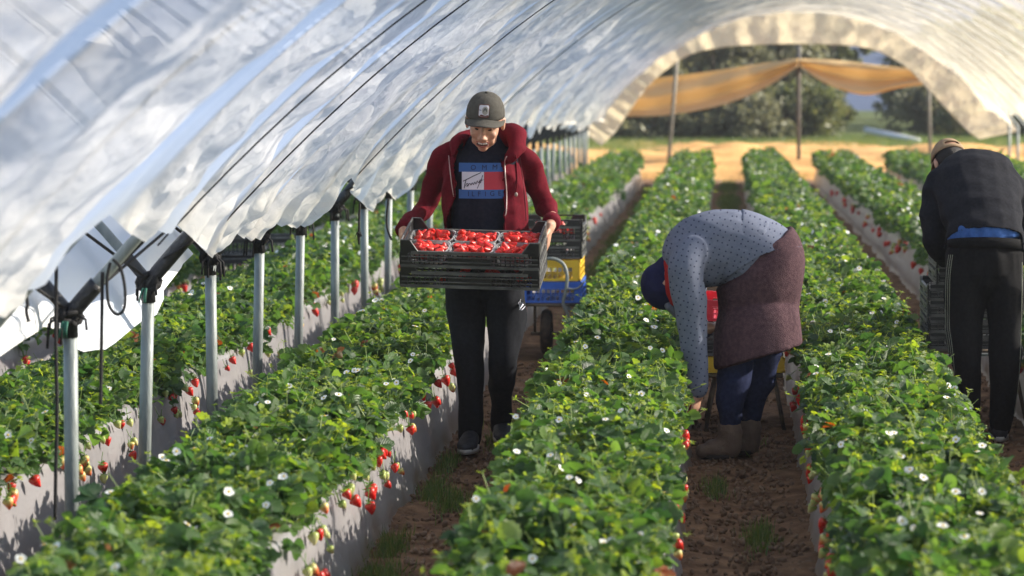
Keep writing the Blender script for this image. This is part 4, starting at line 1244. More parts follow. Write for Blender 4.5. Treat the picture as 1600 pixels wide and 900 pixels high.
def punnet_mesh(w, d, h):
    bm = bmesh.new(); rings = []
    for z, s in ((0, .84), (.006, .88), (h * .5, .93), (h, .97), (h + .001, 1.03), (h - .004, 1.04)):
        ring = []
        for k in range(32):
            a = 2 * math.pi * (k + .5) / 32; c, s_ = math.cos(a), math.sin(a)
            x = abs(c) ** .35 * (1 if c > 0 else -1) * w / 2 * s; y = abs(s_) ** .35 * (1 if s_ > 0 else -1) * d / 2 * s
            ring.append(bm.verts.new((x, y, z)))
        rings.append(ring)
    for a, b in zip(rings[:-1], rings[1:]):
        for k in range(32): bm.faces.new((a[k], a[(k + 1) % 32], b[(k + 1) % 32], b[k]))
    bm.faces.new(list(reversed(rings[0])))
    # thick bright rim bead
    pts = [v.co.copy() for v in rings[4]]; pts.append(pts[0])
    loft(bm, pts, [.0011] * len(pts), (0, 0, 1), 5, caps=False)
    return bm_mesh(bm, 'punnet', CLEAR)
RIMM = mat('punnet_rim', (.55, .55, .55), .2)

def fruit_in(M, w, d, zb, zt, n, group, label, seed, kinds=('ripe',)):
    rg = random.Random(seed)
    placed = []
    for i in range(n * 12):
        if len(placed) >= n: break
        x, y = rg.uniform(-w / 2, w / 2), rg.uniform(-d / 2, d / 2)
        z = zb + (zt - zb) * rg.random() ** .6
        if any((x - a) ** 2 + (y - b) ** 2 + (z - c) ** 2 < .019 ** 2 for a, b, c in placed): continue
        placed.append((x, y, z))
        o = bpy.data.objects.new('strawberry', BERRY['ripe'][rg.randrange(3)][0]); COL.objects.link(o)
        q = Vector((rg.uniform(-1, 1), rg.uniform(-.3, 1.3), -rg.uniform(.2, 1.2))).to_track_quat('Z', 'Y').to_matrix().to_4x4()
        o.matrix_world = M @ Matrix.Translation((x, y, z)) @ q @ Matrix.Translation((0, 0, .02)) @ Matrix.Scale(rg.uniform(.85, 1.15), 4)
        tag(o, label, 'strawberry', group)

# -- the man's two crates
MZ = 13.78
CW, CD, CH_ = .645, .385, .084
tilt = R(12.5)
MC = Matrix.Translation(P(741.5, 433, MZ) + Vector((0, .0, 0))) @ Matrix.Rotation(R(1.5), 4, 'Y') @ Matrix.Rotation(R(-2), 4, 'Z') @ Matrix.Rotation(tilt, 4, 'X') @ Matrix.Translation((0, CD * .5, 0)) @ Matrix.Translation((0, -CD * .5, 0))
base_front = Matrix.Translation((0, 0, 0))
lo_loc = MC.to_translation(); rot = MC.to_euler()
crate('fruit_crate', lo_loc, rot, CW, CD, CH_, CBLK, 'lower black crate carried by the man, just under the crate of punnets', 'black crates of strawberries')
MU = MC @ Matrix.Translation((0, 0, CH_ + .012))
crate('fruit_crate', MU.to_translation(), MU.to_euler(), CW, CD, CH_, CBLK, 'upper black crate carried by the man, filled with strawberry punnets', 'black crates of strawberries')
pm = punnet_mesh(.198, .175, .062)
pl = {(0, 1): 'rear left', (1, 1): 'rear middle', (2, 1): 'rear right', (0, 0): 'front left', (1, 0): 'front middle', (2, 0): 'front right'}
for (i, j), w_ in pl.items():
    Mp = MU @ Matrix.Translation(((i - 1) * .208, (j - .5) * .185, .014))
    o = bpy.data.objects.new('punnet', pm); COL.objects.link(o); o.matrix_world = Mp
    tag(o, f'clear plastic punnet of strawberries, {w_} one in the top carried crate', 'punnet', 'clear punnets in the carried crate')
    fruit_in(Mp, .150, .128, .028, .064, 34 if j else 30, 'strawberries in the carried punnets', f'ripe red strawberry lying in the {w_} punnet of the carried crate', 40 + i * 2 + j)
for q in range(26):
    pass
fruit_in(MC @ Matrix.Translation((.08, -.05, 0)), .44, .24, .02, .06, 16, 'strawberries in the lower carried crate', 'dark red strawberry glimpsed inside the lower carried crate', 77)

# -- cart behind the man
def cart(name, x, y, deck, label, wheel=True, w=.40, L=.60):
    zg = gz(y); e = empty(name, (x, y, zg)); tag(e, label, 'cart')
    bm = bmesh.new()
    r = .011
    for s in (-1, 1):
        loft(bm, [(x + s * w * .45, y - L / 2, zg + deck), (x + s * w * .45, y + L / 2, zg + deck)], [r, r], (0, 0, 1), 8)
    for t in (-.5, -.25, 0, .25, .5):
        loft(bm, [(x - w * .45, y + t * L, zg + deck), (x + w * .45, y + t * L, zg + deck)], [r * .9] * 2, (0, 0, 1), 8)
    bm_obj('deck_frame', bm, CARTM, e)
    if wheel:
        for s in (-.30, .33):
            tube('strut', [(x + s * w * .78, y - .18, zg + deck), (x + s * w * .78, y - .18, zg + .14)], .009, CARTM, e)
        bm = bmesh.new(); bm_box(bm, (x, y - .18, zg + .135), (w * .60, .03, .02)); bm_obj('axle', bm, CARTM, e)
        bm = bmesh.new()
        pts = [(x - .02, y - .18 + .115 * math.cos(a), zg + .145 + .115 * math.sin(a)) for a in np.linspace(0, 6.283, 25)]
        loft(bm, pts, [(.035, .03)] * 25, (1, 0, 0), 10, caps=False)
        bm_obj('tyre', bm, mat('tyre_rubber', (.025, .022, .02), .85, (.08, .055, .04), 30, .4, 90), e)
        bm = bmesh.new(); loft(bm, [(x - .045, y - .18, zg + .145), (x + .005, y - .18, zg + .145)], [.088, .088], (0, 1, 0), 20); bm_obj('rim', bm, CARTM, e)
        # bent handle that loops up in front of the crates
        hp_ = [P(852, 404, y - .34), P(868, 405, y - .34), P(881, 414, y - .34), P(886, 432, y - .34), P(884, 455, y - .34), P(880, 474, y - .34), P(887, 492, y - .34), P(887, 518, y - .34)]
        tube('handle', [tuple(q) for q in cr(hp_, 5)], .011, STEEL, e, 10)
        hk = [P(883, 449, y - .34), P(895, 452, y - .34), P(905, 449, y - .34), P(913, 440, y - .34)]
        tube('hook', [tuple(q) for q in cr(hk, 5)], .006, STEEL, e, 8)
        hk = [P(879, 475, y - .3), P(890, 483, y - .3), P(896, 496, y - .3), P(891, 512, y - .3)]
        tube('brace', [tuple(q) for q in cr(hk, 5)], .009, STEEL, e, 8)
    else:
        for sx_ in (-1, 1):
            for sy_ in (-1, 1):
                tube('leg', [(x + sx_ * w * .36, y + sy_ * L * .38, zg + deck), (x + sx_ * w * .50, y + sy_ * L * .45, zg - .01)], .0105, CARTM, e)
    return e
CARTM = mat('cart_steel', (.10, .09, .08), .5, (.20, .15, .10), 20, .3, 60, metal=.5)
cx, cyy = tx(860, 18.6), 18.72
cart('harvest_cart', cx, cyy, .325, 'single wheeled metal cart behind the man, loaded with blue, yellow and black crates')
hz = gz(cyy) + .336
RZ = (0, 0, math.pi / 2)
g_ = 'crates stacked on the one wheeled cart'
crate('blue_crate', (cx + .01, cyy, hz), RZ, .58, .395, .135, CBLU, 'blue crate at the bottom of the cart stack behind the man', g_, horn=0)
crate('yellow_crate', (cx + .005, cyy, hz + .137), RZ, .58, .385, .135, CYEL, 'yellow crate in the cart stack behind the man, between blue and black', g_, horn=0)
crate('black_crate', (cx + .01, cyy, hz + .274), RZ, .58, .395, .085, CBLK, 'low black crate on the yellow crate behind the man', g_, horn=.03)
crate('black_crate', (cx + .015, cyy, hz + .385), RZ, .58, .395, .10, CBLK, 'topmost black crate of the cart behind the man, full of strawberries', g_, horn=.035)
Mq = Matrix.Translation((cx, cyy - .05, hz + .385)) @ Matrix.Rotation(math.pi / 2, 4, 'Z')
fruit_in(Mq, .46, .30, .03, .095, 46, 'strawberries in the top crate of the cart', 'red strawberry in the topmost black crate of the cart behind the man', 91)

# -- stack behind the woman
wx, wy = FUR + .015, 14.98
cart('crate_stand', wx, wy, .285, 'low metal stand with splayed legs holding crates behind the bending woman', wheel=False)
hz = gz(wy) + .297
g_ = 'crates stacked behind the bending woman'
crate('yellow_crate', (wx, wy, hz), RZ, .56, .40, .082, CYEL, 'yellow crate at the bottom of the stack behind the bending woman', g_, horn=0)
crate('black_crate', (wx - .01, wy, hz + .084), RZ, .56, .40, .085, CBLK, 'lower black crate on the yellow crate behind the bending woman', g_, horn=0)
crate('black_crate', (wx - .01, wy, hz + .171), RZ, .56, .40, .085, CBLK, 'upper black crate under the red one behind the bending woman', g_, horn=0)
crate('red_crate', (wx - .01, wy, hz + .258), RZ, .56, .40, .11, CRED, 'red crate on top of the stack behind the bending woman', g_, horn=0)

# -- stack by the man in black
kx, ky = tx(1512, 15.3), 15.3
cart('crate_stand', kx, ky, .38, 'metal platform cart holding black crates in front of the man in black', wheel=False, w=.56, L=.62)
bm = bmesh.new()
zz = gz(ky) + .385
loop = [P(1432, 533, 14.95), P(1448, 552, 14.85), P(1475, 556, 14.8), P(1600, 552, 14.8)]
o = tube('guard_rail', [tuple(q) for q in cr(loop, 5)], .008, STEEL, bpy.data.objects['crate_stand.001'], 8)
for i in range(7):
    off = .02 if i < 4 else .045
    crate('black_crate', (kx - .02 + off, ky, zz + i * .082), RZ, .58, .42 + (.04 if i < 4 else 0), .070, CBLK,
          ['bottom', 'second lowest', 'third lowest', 'middle', 'third highest', 'second highest', 'topmost'][i] + ' black crate of the tall stack in front of the man in black', 'tall stack of black crates', horn=.012)

# -- dark crates in the neighbouring tunnel
qx, qy = tx(405, 21.5), 21.5
for i in range(4):
    crate('dark_crate', (qx, qy, gz(qy) + .0 + i * .15), (0, 0, .1), .60, .40, .14, CBLK, ['bottom', 'second', 'third', 'top'][i] + ' crate of the dark stack seen between the third and fourth posts', 'dark crates beyond the posts', horn=0)
qx, qy = tx(352, 19.8), 19.8
# ------------------------------------------------------------------ people
SKIN = mat('skin', (.50, .27, .18), .5, (.58, .33, .22), 40, .15, 400)
SKIN.node_tree.nodes['Principled BSDF'].inputs['Subsurface Weight'].default_value = .08
SKIN.node_tree.nodes['Principled BSDF'].inputs['Subsurface Radius'].default_value = (.02, .008, .005)
def fabric(name, c, c2=None, rough=.85, bscale=500, bump=.25, sheen=.3):
    return mat(name, c, rough, c2 or tuple(v * 1.25 for v in c), 60, bump, bscale, spec=.10, sheen=0)
MAROON = fabric('maroon_fleece', (.105, .004, .011), (.135, .006, .015))
NAVY = fabric('navy_cotton', (.010, .012, .022), (.016, .018, .03), sheen=.1)
TROUS = fabric('black_jersey', (.009, .010, .013), (.015, .016, .02), sheen=.15)
BLACKC = fabric('black_sweater', (.011, .012, .016), (.017, .018, .024), sheen=.25)
TROUS2 = fabric('black_track', (.007, .007, .008), (.012, .012, .013), sheen=.1)
JEANS = fabric('navy_jeans', (.012, .017, .050), (.022, .03, .075), bscale=350)
SKIRT = fabric('mauve_wool_skirt', (.065, .035, .044), (.11, .062, .070), bscale=260, bump=.5, sheen=.5)
BLUESH = fabric('blue_tshirt', (.04, .10, .29))
REDSC = fabric('red_scarf', (.36, .02, .02))
NAVYSC = fabric('navy_scarf', (.016, .018, .06))
TAN = fabric('tan_cap', (.30, .21, .13))
CAPG = fabric('grey_cap', (.075, .070, .060), (.095, .09, .078))
BOOT = mat('brown_suede', (.14, .09, .065), .85, (.19, .13, .09), 20, .3, 120)
SOLE = mat('pale_sole', (.45, .43, .40), .7)
DSHOE = mat('dark_shoe', (.015, .015, .02), .6, (.03, .03, .04), 40, .3, 150)
HAIR = mat('dark_hair', (.012, .009, .007), .6, None, 20, .5, 200)
ZIP = mat('pale_zip', (.55, .42, .40), .4, metal=.3)
WHITE = mat('eye_white', (.75, .72, .68), .3)
TEETH = mat('teeth', (.72, .68, .60), .35)
LIP = mat('lips', (.35, .11, .09), .5)
DARKEYE = mat('dark_iris', (.02, .012, .008), .2)
REDC = mat('print_red', (.45, .04, .06), .8); BLUC = mat('print_blue', (.035, .11, .32), .8); WHIC = mat('print_white', (.62, .62, .70), .8); NAVC = mat('print_navy', (.01, .015, .05), .8)

# dotted cloth of the woman's jumper: a real printed dot pattern
def dotted():
    m = fabric('dotted_grey_jersey', (.145, .165, .225), (.17, .19, .25), bscale=400); n, l = nodes_of(m); b = n['Principled BSDF']
    src = b.inputs['Base Color'].links[0].from_socket
    uv = n.new('ShaderNodeUVMap'); 
    v = n.new('ShaderNodeTexVoronoi'); v.voronoi_dimensions = '2D'; v.inputs['Scale'].default_value = 1.0; v.inputs['Randomness'].default_value = .35
    l.new(uv.outputs[0], v.inputs['Vector'])
    r = n.new('ShaderNodeMapRange'); r.inputs[1].default_value = .11; r.inputs[2].default_value = .17; l.new(v.outputs['Distance'], r.inputs[0])
    mx = n.new('ShaderNodeMix'); mx.data_type = 'RGBA'; l.new(r.outputs[0], mx.inputs[0]); mx.inputs[6].default_value = (.045, .05, .09, 1); l.new(src, mx.inputs[7])
    l.new(mx.outputs[2], b.inputs['Base Color']); return m
DOTS = dotted()

def folds(amp=.006, sc=3.0, seed=0, st=(1, 1, 1), sharp=True):
    def f(co, no):
        a = snoise(co, sc, seed, st)
        a = (1 - np.abs(a) * 1.6) if sharp else a
        b = snoise(co, sc * 2.7, seed + 3, st)
        return amp * a + amp * .45 * b
    return f

def hand(bm, wrist, direction, normal, thumb_side, curl=.5, size=1.0, spread=.12):
    """palm + four curled fingers + a thumb leaving the side of the palm"""
    d = Vector(direction).normalized(); nn = Vector(normal); nn = (nn - d * nn.dot(d)).normalized(); s = d.cross(nn) * thumb_side
    w = Vector(wrist); S = size
    palm = w + d * .055 * S
    loft(bm, [w - d * .02, w + d * .02 * S, w + d * .06 * S, w + d * .095 * S], [(.022 * S, .029 * S), (.017 * S, .034 * S), (.014 * S, .041 * S), (.011 * S, .040 * S)], tuple(nn), 14)
    for i, (off, L, r) in enumerate(((.030, .072, .0090), (.010, .080, .0095), (-.011, .074, .0092), (-.030, .058, .0082))):
        p = w + d * .085 * S + s * off * S
        dirv = (d + s * (off * spread * 12)).normalized(); pts = [p - d * .02, p]; ang = 0
        for seg_, q in enumerate((.45, .30, .25)):
            ang += curl * (.7 + .25 * seg_) + i * .04
            v = (dirv * math.cos(ang) + nn * math.sin(ang)); pts.append(pts[-1] + v * L * S * q)
        c = cr([tuple(x) for x in pts], 3)
        loft(bm, c, [r * S * (1.12 - .35 * k / len(c)) for k in range(len(c))], (.3, .5, .2), 9)
        bm_ball(bm, c[-1], r * S * .8, 8)
    p = w + d * .025 * S + s * .028 * S
    pts = [p, p + (s * .75 + d * .6 + nn * .2).normalized() * .032 * S, p + (s * .75 + d * .6 + nn * .2).normalized() * .032 * S + (d * .85 + s * .2 + nn * .45).normalized() * .032 * S]
    pts.append(pts[-1] + (d * .8 + nn * .65).normalized() * .024 * S)
    c = cr([tuple(x) for x in pts], 4)
    loft(bm, c, [.0125 * S * (1.1 - .35 * k / len(c)) for k in range(len(c))], (.3, .5, .2), 9)
    bm_ball(bm, c[-1], .009 * S, 8)

def head_shapes(bm, M, smile=True):
    """head in local coords: origin at centre of skull, +z up, face towards -y, height .225"""
    def B(c, r, rot=None): 
        vs_ = bm_ball(bm, c, r, 20, rot); bmesh.ops.transform(bm, matrix=M, verts=vs_)
    B((0, .012, .030), (.076, .095, .085))          # skull
    B((0, -.030, -.020), (.064, .062, .075))        # face mass
    B((0, -.040, -.070), (.046, .045, .040))        # jaw
    B((0, -.074, -.094), (.022, .017, .016))        # chin
    for s in (-1, 1):
        B((s * .037, -.066, -.030), (.021, .018, .018))   # cheekbones
        B((s * .030, -.060, -.062), (.022, .020, .024))
        B((s * .079, .010, -.012), (.010, .018, .032))    # ears
        B((s * .083, .014, .004), (.007, .013, .016))
        B((s * .026, -.080, .018), (.022, .012, .009))    # brow
        B((s * .014, -.098, -.040), (.009, .010, .008))   # nostril wings
    B((0, -.084, .012), (.010, .014, .022)); B((0, -.094, -.012), (.0105, .016, .024)); B((0, -.103, -.034), (.0125, .013, .0115))
    B((0, -.090, -.056), (.026, .010, .007)); B((0, -.088, -.078), (.024, .010, .008))
    loft_pts = [M @ Vector(p) for p in ((0, .03, -.045), (0, .045, -.10), (0, .055, -.16))]
    loft(bm, loft_pts, [.058, .055, .060], (1, 0, 0), 16)

def add_local(name, bm, M, m, parent):
    bmesh.ops.transform(bm, matrix=M, verts=bm.verts[:])
    return bm_obj(name, bm, m, parent)

def text_mesh(s, size):
    cu = bpy.data.curves.new('t', 'FONT'); cu.body = s; cu.size = size; cu.align_x = 'CENTER'; cu.align_y = 'CENTER'; cu.resolution_u = 3; cu.space_character = 1.0
    o = bpy.data.objects.new('t', cu); COL.objects.link(o)
    dg = bpy.context.evaluated_depsgraph_get(); dg.update()
    me_ = bpy.data.meshes.new_from_object(o.evaluated_get(dg)); bpy.data.objects.remove(o); bpy.data.curves.remove(cu)
    return me_

# ============ the man carrying crates ============
ZM = 14.12
man = empty('person', P(757, 700, ZM)); man.location.z = 0
tag(man, 'smiling man in grey cap and open maroon hoodie carrying two black crates down the furrow', 'person')
def M3(x, y, dz=0): return P(x, y, ZM + dz)
HIPL, HIPR = M3(727, 425), M3(790, 425)
legL = [(M3(729, 415, .02), .10, .10), (M3(727, 450, .0), .098, .105), (M3(728, 500, -.03), .088, .10), (M3(733, 565, -.06), .068, .075), (M3(735, 610, -.04), .062, .068), (M3(735, 655, -.02), .054, .058), (M3(734, 684, -.0), .050, .052)]
legR = [(M3(785, 415, .02), .10, .10), (M3(789, 450, .0), .102, .105), (M3(792, 500, -.06), .090, .10), (M3(787, 560, -.08), .068, .075), (M3(784, 600, .05), .060, .066), (M3(782, 645, .17), .050, .054), (M3(783, 672, .24), .044, .046)]
armL = [(M3(706, 236, .06), .052, .052), (M3(690, 252, .08), .058, .060), (M3(678, 287, .14), .050, .052), (M3(666, 322, .17), .047, .050), (M3(645, 343, .05), .047, .047), (M3(632, 358, -.10), .044, .044)]
armR = [(M3(810, 236, .06), .052, .052), (M3(825, 252, .08), .060, .062), (M3(837, 287, .14), .053, .055), (M3(850, 320, .17), .051, .053), (M3(862, 338, .05), .048, .048), (M3(861, 349, -.08), .043, .043)]
hd = Matrix.Translation(M3(758, 190, -.10)) @ Matrix.Rotation(R(4), 4, 'Y') @ Matrix.Rotation(R(24), 4, 'X') @ Matrix.Scale(1.08, 4)
# body (slim, under the clothes): one continuous surface
bm = bmesh.new()
head_shapes(bm, hd)
limb(bm, [(M3(757, 216, .03), .056, .056), (M3(757, 232, .05), .08, .07), (M3(757, 260, .05), .155, .09), (M3(757, 320, .03), .15, .10), (M3(757, 380, .02), .135, .095), (M3(757, 430, .02), .15, .10)])
for leg in (legL, legR): limb(bm, [(p, a * .72, b * .72) for p, a, b in leg])
for arm in (armL, armR): limb(bm, [(p, a * .66, b * .66) for p, a, b in arm])
limb(bm, [(M3(632, 358, -.10), .028, .026), (M3(631, 368, -.16), .025, .028)]); limb(bm, [(M3(861, 349, -.08), .028, .026), (M3(858, 357, -.16), .025, .030)])
hand(bm, M3(858, 354, -.17), Vector((-.10, -.10, -1)), Vector((-1, .05, 0)), -1, .22, 1.0)
hand(bm, M3(630, 364, -.15), Vector((.05, -.45, -.8)), Vector((1, .0, 0)), 1, .35, 1.0)
body = fuse('body', bm, .0055, SKIN, man, 3)
# shoes
def shoe(name, heel, toe, m, sole, parent, lift=0, w=.048):
    heel, toe = Vector(heel), Vector(toe); d = (toe - heel); L = d.length; dn = d.normalized(); up = Vector((0, 0, 1)); 
    bm = bmesh.new()
    pts = [heel + up * .045, heel + d * .25 + up * .05, heel + d * .5 + up * .045, heel + d * .75 + up * .034, heel + d * .97 + up * .026]
    side = dn.cross(up).normalized()
    loft(bm, pts, [(w * .80, .042), (w * .86, .050), (w * .95, .044), (w * 1.05, .034), (w * .72, .022)], tuple(side), 16)
    bm_ball(bm, heel + up * .055 + dn * .03, (w * .85, w * .9, .06), 14); bm_ball(bm, heel + up * .09 + dn * .045, (w * .82, w * .9, .05), 14)
    bm_ball(bm, toe + up * .027 - dn * .03, (w * .8, w * .8, .024), 12)
    o = fuse(name, bm, .006, m, parent, 3)
    bm = bmesh.new()
    ring = []
    for k in range(24):
        a = 2 * math.pi * k / 24; t = .5 + .56 * math.cos(a); wd = w * (1.02 + .12 * math.cos(a)) * math.sin(a)
        ring.append(heel + d * t + side * wd)
    vb = [bm.verts.new(p) for p in ring]; vt = [bm.verts.new(p + up * .022) for p in ring]
    bm.faces.new(vb); bm.faces.new(vt)
    for k in range(24): bm.faces.new((vb[k], vb[(k + 1) % 24], vt[(k + 1) % 24], vt[k]))
    bm_obj('sole', bm, sole, o)
    return o
shoe('shoe', M3(738, 697, .02) * Vector((1, 1, 0)) + Vector((0, 0, .002)), M3(727, 700, -.22) * Vector((1, 1, 0)) + Vector((0, 0, .002)), DSHOE, SOLE, man)
shoe('shoe', M3(784, 690, .30) * Vector((1, 1, 0)) + Vector((0, 0, .055)), M3(787, 690, .06) * Vector((1, 1, 0)) + Vector((0, 0, .006)), DSHOE, SOLE, man)
# trousers
bm = bmesh.new()
limb(bm, [(M3(757, 385, .03), .165, .115), (M3(757, 420, .03), .185, .125), (M3(757, 448, .03), .195, .125)])
limb(bm, legL); limb(bm, legR)
tr = fuse('trousers', bm, .009, TROUS, man, 6, disp=folds(.007, 2.6, 3, (1, 1, .7)))
tb = bvh(tr)
bm = bmesh.new()       # small hexagon emblem on the thigh
for rr_ in (.020, .009):
    pts = [P(808, 485, ZM - .5) + Vector((math.cos(a) * rr_, 0, math.sin(a) * rr_)) for a in np.linspace(0, 6.283, 7)]
    if rr_ > .01: loft(bm, pts, [.0022] * 7, (0, 1, 0), 5)
    else: bm.faces.new([bm.verts.new(p) for p in pts[:6]])
o = bm_obj('thigh_emblem', bm, WHIC, tr); project_mesh(o, tb, (0, 1, 0), .003)
# t-shirt
bm = bmesh.new()
limb(bm, [(M3(757, 212, .02), .064, .062), (M3(757, 224, .03), .10, .08), (M3(757, 240, .04), .16, .105), (M3(757, 270, .03), .168, .125), (M3(757, 320, .02), .160, .125), (M3(757, 370, .02), .158, .12), (M3(757, 420, .02), .165, .12)])
ts = fuse('t_shirt', bm, .008, NAVY, man, 6, disp=folds(.003, 2.2, 6))
# hoodie
bm = bmesh.new()
limb(bm, [(M3(757, 228, .05), .10, .075), (M3(757, 246, .05), .158, .105), (M3(756, 272, .03), .195, .138), (M3(758, 320, .02), .205, .148), (M3(760, 370, .02), .210, .150), (M3(760, 415, .02), .205, .150)])
for arm in (armL, armR): limb(bm, [(p, a * .90, b * .92) for p, a, b in arm])
# hood gathered round the neck
hoodp = [(M3(713, 240, -.06), .022, .022), (M3(714, 226, -.01), .030, .028), (M3(726, 216, .08), .038, .035), (M3(757, 212, .14), .046, .045), (M3(788, 209, .10), .050, .046), (M3(806, 214, .02), .046, .042), (M3(807, 232, -.05), .038, .035), (M3(796, 248, -.08), .026, .024)]
limb(bm, hoodp, (0, 1, 0))
bm_ball(bm, M3(797, 218, .07), (.06, .06, .05), 14)
def open_front(c, nrm):
    if c.y > ZM - .012: return False
    x, y = 1128 + (c.x * F / c.y), 72 + (CAMH - c.z) * F / c.y
    if y < 198: return False
    l_ = np.interp(y, [200, 225, 245, 300, 345, 430], [726, 722, 711, 713, 697, 692]); r_ = np.interp(y, [200, 225, 245, 262, 300, 430], [779, 784, 779, 784, 787, 785])
    return l_ < x < r_
hood = fuse('hoodie', bm, .009, MAROON, man, 5, disp=folds(.009, 2.4, 12, (1, 1, 1.2)), cut=open_front, solid=.008)
hb = bvh(hood)
def on_surface(name, px, Z0, tree, r, m, parent, off=.003, dirv=(0, 1, 0), seg=6, n=6):
    c = cr([(a, b) for a, b in px], n); pts = []
    for a, b in c:
        o_ = P(a, b, Z0) - Vector(dirv) * .4
        ray = (P(a, b, Z0) - Vector((0, 0, CAMH))).normalized() if dirv == (0, 1, 0) else Vector(dirv)
        h_ = tree.ray_cast(P(a, b, Z0) - ray * .8, ray)
        if h_[0]: pts.append(h_[0] - ray * off)
    return tube(name, [tuple(p) for p in pts], r, m, parent, seg) if len(pts) > 2 else None
on_surface('zip', [(792, 244), (789, 252), (789.5, 275), (791.5, 300), (791, 330), (788.5, 342), (788, 380)], ZM, hb, .0028, ZIP, hood)
on_surface('zip', [(701, 243), (703, 265), (706, 290), (710, 312)], ZM, hb, .0022, ZIP, hood)
on_surface('drawstring', [(806, 242), (807, 262), (808, 285), (806, 303)], ZM, hb, .0035, MAROON, hood, .006)
bm = bmesh.new(); bm_ball(bm, P(806.5, 304, ZM - .19), (.008, .008, .011), 10); bm_obj('cord_stop', bm, mat('cord_stop', (.25, .2, .17), .5), hood)
on_surface('drawstring', [(812, 246), (816, 275), (820, 310), (822, 345)], ZM, hb, .003, mat('seam', (.11, .008, .015), .9), hood, .0015)
# shirt graphic
sb = bvh(ts)
def patch(x0, y0, x1, y1, m, off, nx_=24, ny_=12):
    A = P(x0, y0, ZM - .2); Bq = P(x1, y1, ZM - .2)
    V = np.zeros((nx_, ny_, 3))
    for i in range(nx_):
        for j in range(ny_):
            V[i, j] = (A.x + (Bq.x - A.x) * i / (nx_ - 1), ZM - .3, A.z + (Bq.z - A.z) * j / (ny_ - 1))
    o = link('print', grid_np('print', V), ts, m); project_mesh(o, sb, (0, 1, 0), off); return o
patch(713, 256, 788, 270, BLUC, .003); patch(713, 298, 791, 312, BLUC, .003)
patch(718, 270, 753.5, 298, WHIC, .0035); patch(753.8, 270, 789, 298, REDC, .0035)
for s_, cx_, cy_, sp_ in (('O', 736.5, 263.5, 0), ('M', 754, 263.5, 0), ('M', 770.5, 263, 0), ('I', 729, 305, 0), ('L', 736.5, 305, 0), ('F', 746, 305, 0), ('I', 756, 305, 0), ('G', 766.5, 304.5, 0), ('E', 778, 304, 0)):
    tm = text_mesh(s_, .034 if cy_ < 280 else .033)
    Mx = Matrix.Translation(P(cx_, cy_, ZM - .2)) @ Matrix.Rotation(R(90), 4, 'X'); tm.transform(Mx)
    o = link('print_letter', tm, ts, NAVC, smooth=False); project_mesh(o, sb, (0, 1, 0), .0048)
def stroke(pts, r):
    c = cr(pts, 5); bm = bmesh.new()
    loft(bm, [P(a, b, ZM - .2) for a, b in c], [(r, r)] * len(c), (0, 1, 0), 4)
    o = bm_obj('print_script', bm, NAVC, ts); project_mesh(o, sb, (0, 1, 0), .005)
# handwriting: Tommy H
stroke([(720, 285), (728, 281), (738, 276), (749, 271)], .0018)
stroke([(725, 283), (723, 290), (722, 296)], .0018)
stroke([(724, 292), (727, 288), (729, 291), (726, 293), (731, 288), (733, 291), (735, 287), (737, 290), (739, 286), (741, 289), (743, 284), (745, 287), (748, 282), (746, 289), (743, 296)], .0014)
stroke([(748, 288), (750, 281), (751.5, 275)], .0015); stroke([(749, 284), (753, 282)], .0012)
# hoodie cuffs
for c_, d_ in ((armL[-1][0], (M3(640, 348, -.02) - armL[-1][0])), (armR[-1][0], (M3(863, 342, .02) - armR[-1][0]))):
    bm = bmesh.new(); c_ = Vector(c_); d_ = d_.normalized()
    loft(bm, [c_ - d_ * .02, c_ + d_ * .05], [.041, .046], (1, 0, 0), 18); bm_obj('cuff', bm, MAROON, hood)
# cap
CM = hd @ Matrix.Translation((0, .004, .030)) @ Matrix.Rotation(R(-8), 4, 'X')
bm = bmesh.new(); rings = []
for i in range(13):
    t = i / 12; a = t * math.pi / 2
    rr_ = math.cos(a) ** .75; z = .102 * math.sin(a)
    ring = []
    for k in range(32):
        th = 2 * math.pi * k / 32
        ring.append(bm.verts.new((.086 * rr_ * math.cos(th), .103 * rr_ * math.sin(th), z)) if i < 12 else None)
    rings.append(ring)
top = bm.verts.new((0, 0, .103))
for a, b in zip(rings[:-2], rings[1:-1]):
    for k in range(32): bm.faces.new((a[k], a[(k + 1) % 32], b[(k + 1) % 32], b[k]))
for k in range(32): bm.faces.new((rings[11][k], rings[11][(k + 1) % 32], top))
cap = add_local('cap', bm, CM, CAPG, man)
sm = cap.modifiers.new('solid', 'SOLIDIFY'); sm.thickness = .004
bm = bmesh.new(); bm_ball(bm, (0, 0, .105), (.008, .008, .005), 10); add_local('cap_button', bm, CM, CAPG, cap)
# brim
V = np.zeros((25, 8, 3))
for i in range(25):
    th = -math.pi + math.pi * i / 24; th = math.pi + (i / 24) * math.pi
    for j in range(8):
        t = j / 7; x = .084 * math.cos(th); y0 = .10 * math.sin(th)
        ext = .072 * (math.sin(math.pi * i / 24) ** .55)
        V[i, j] = (x * (1 + .0 * t), y0 - ext * t, -.001 + .010 * math.cos(x / .084 * 1.3) - .012 * t - .016 * (abs(x) / .084) ** 2)
me_ = grid_np('brim', V); me_.transform(CM); o = link('brim', me_, cap, CAPG); sm = o.modifiers.new('solid', 'SOLIDIFY'); sm.thickness = .004
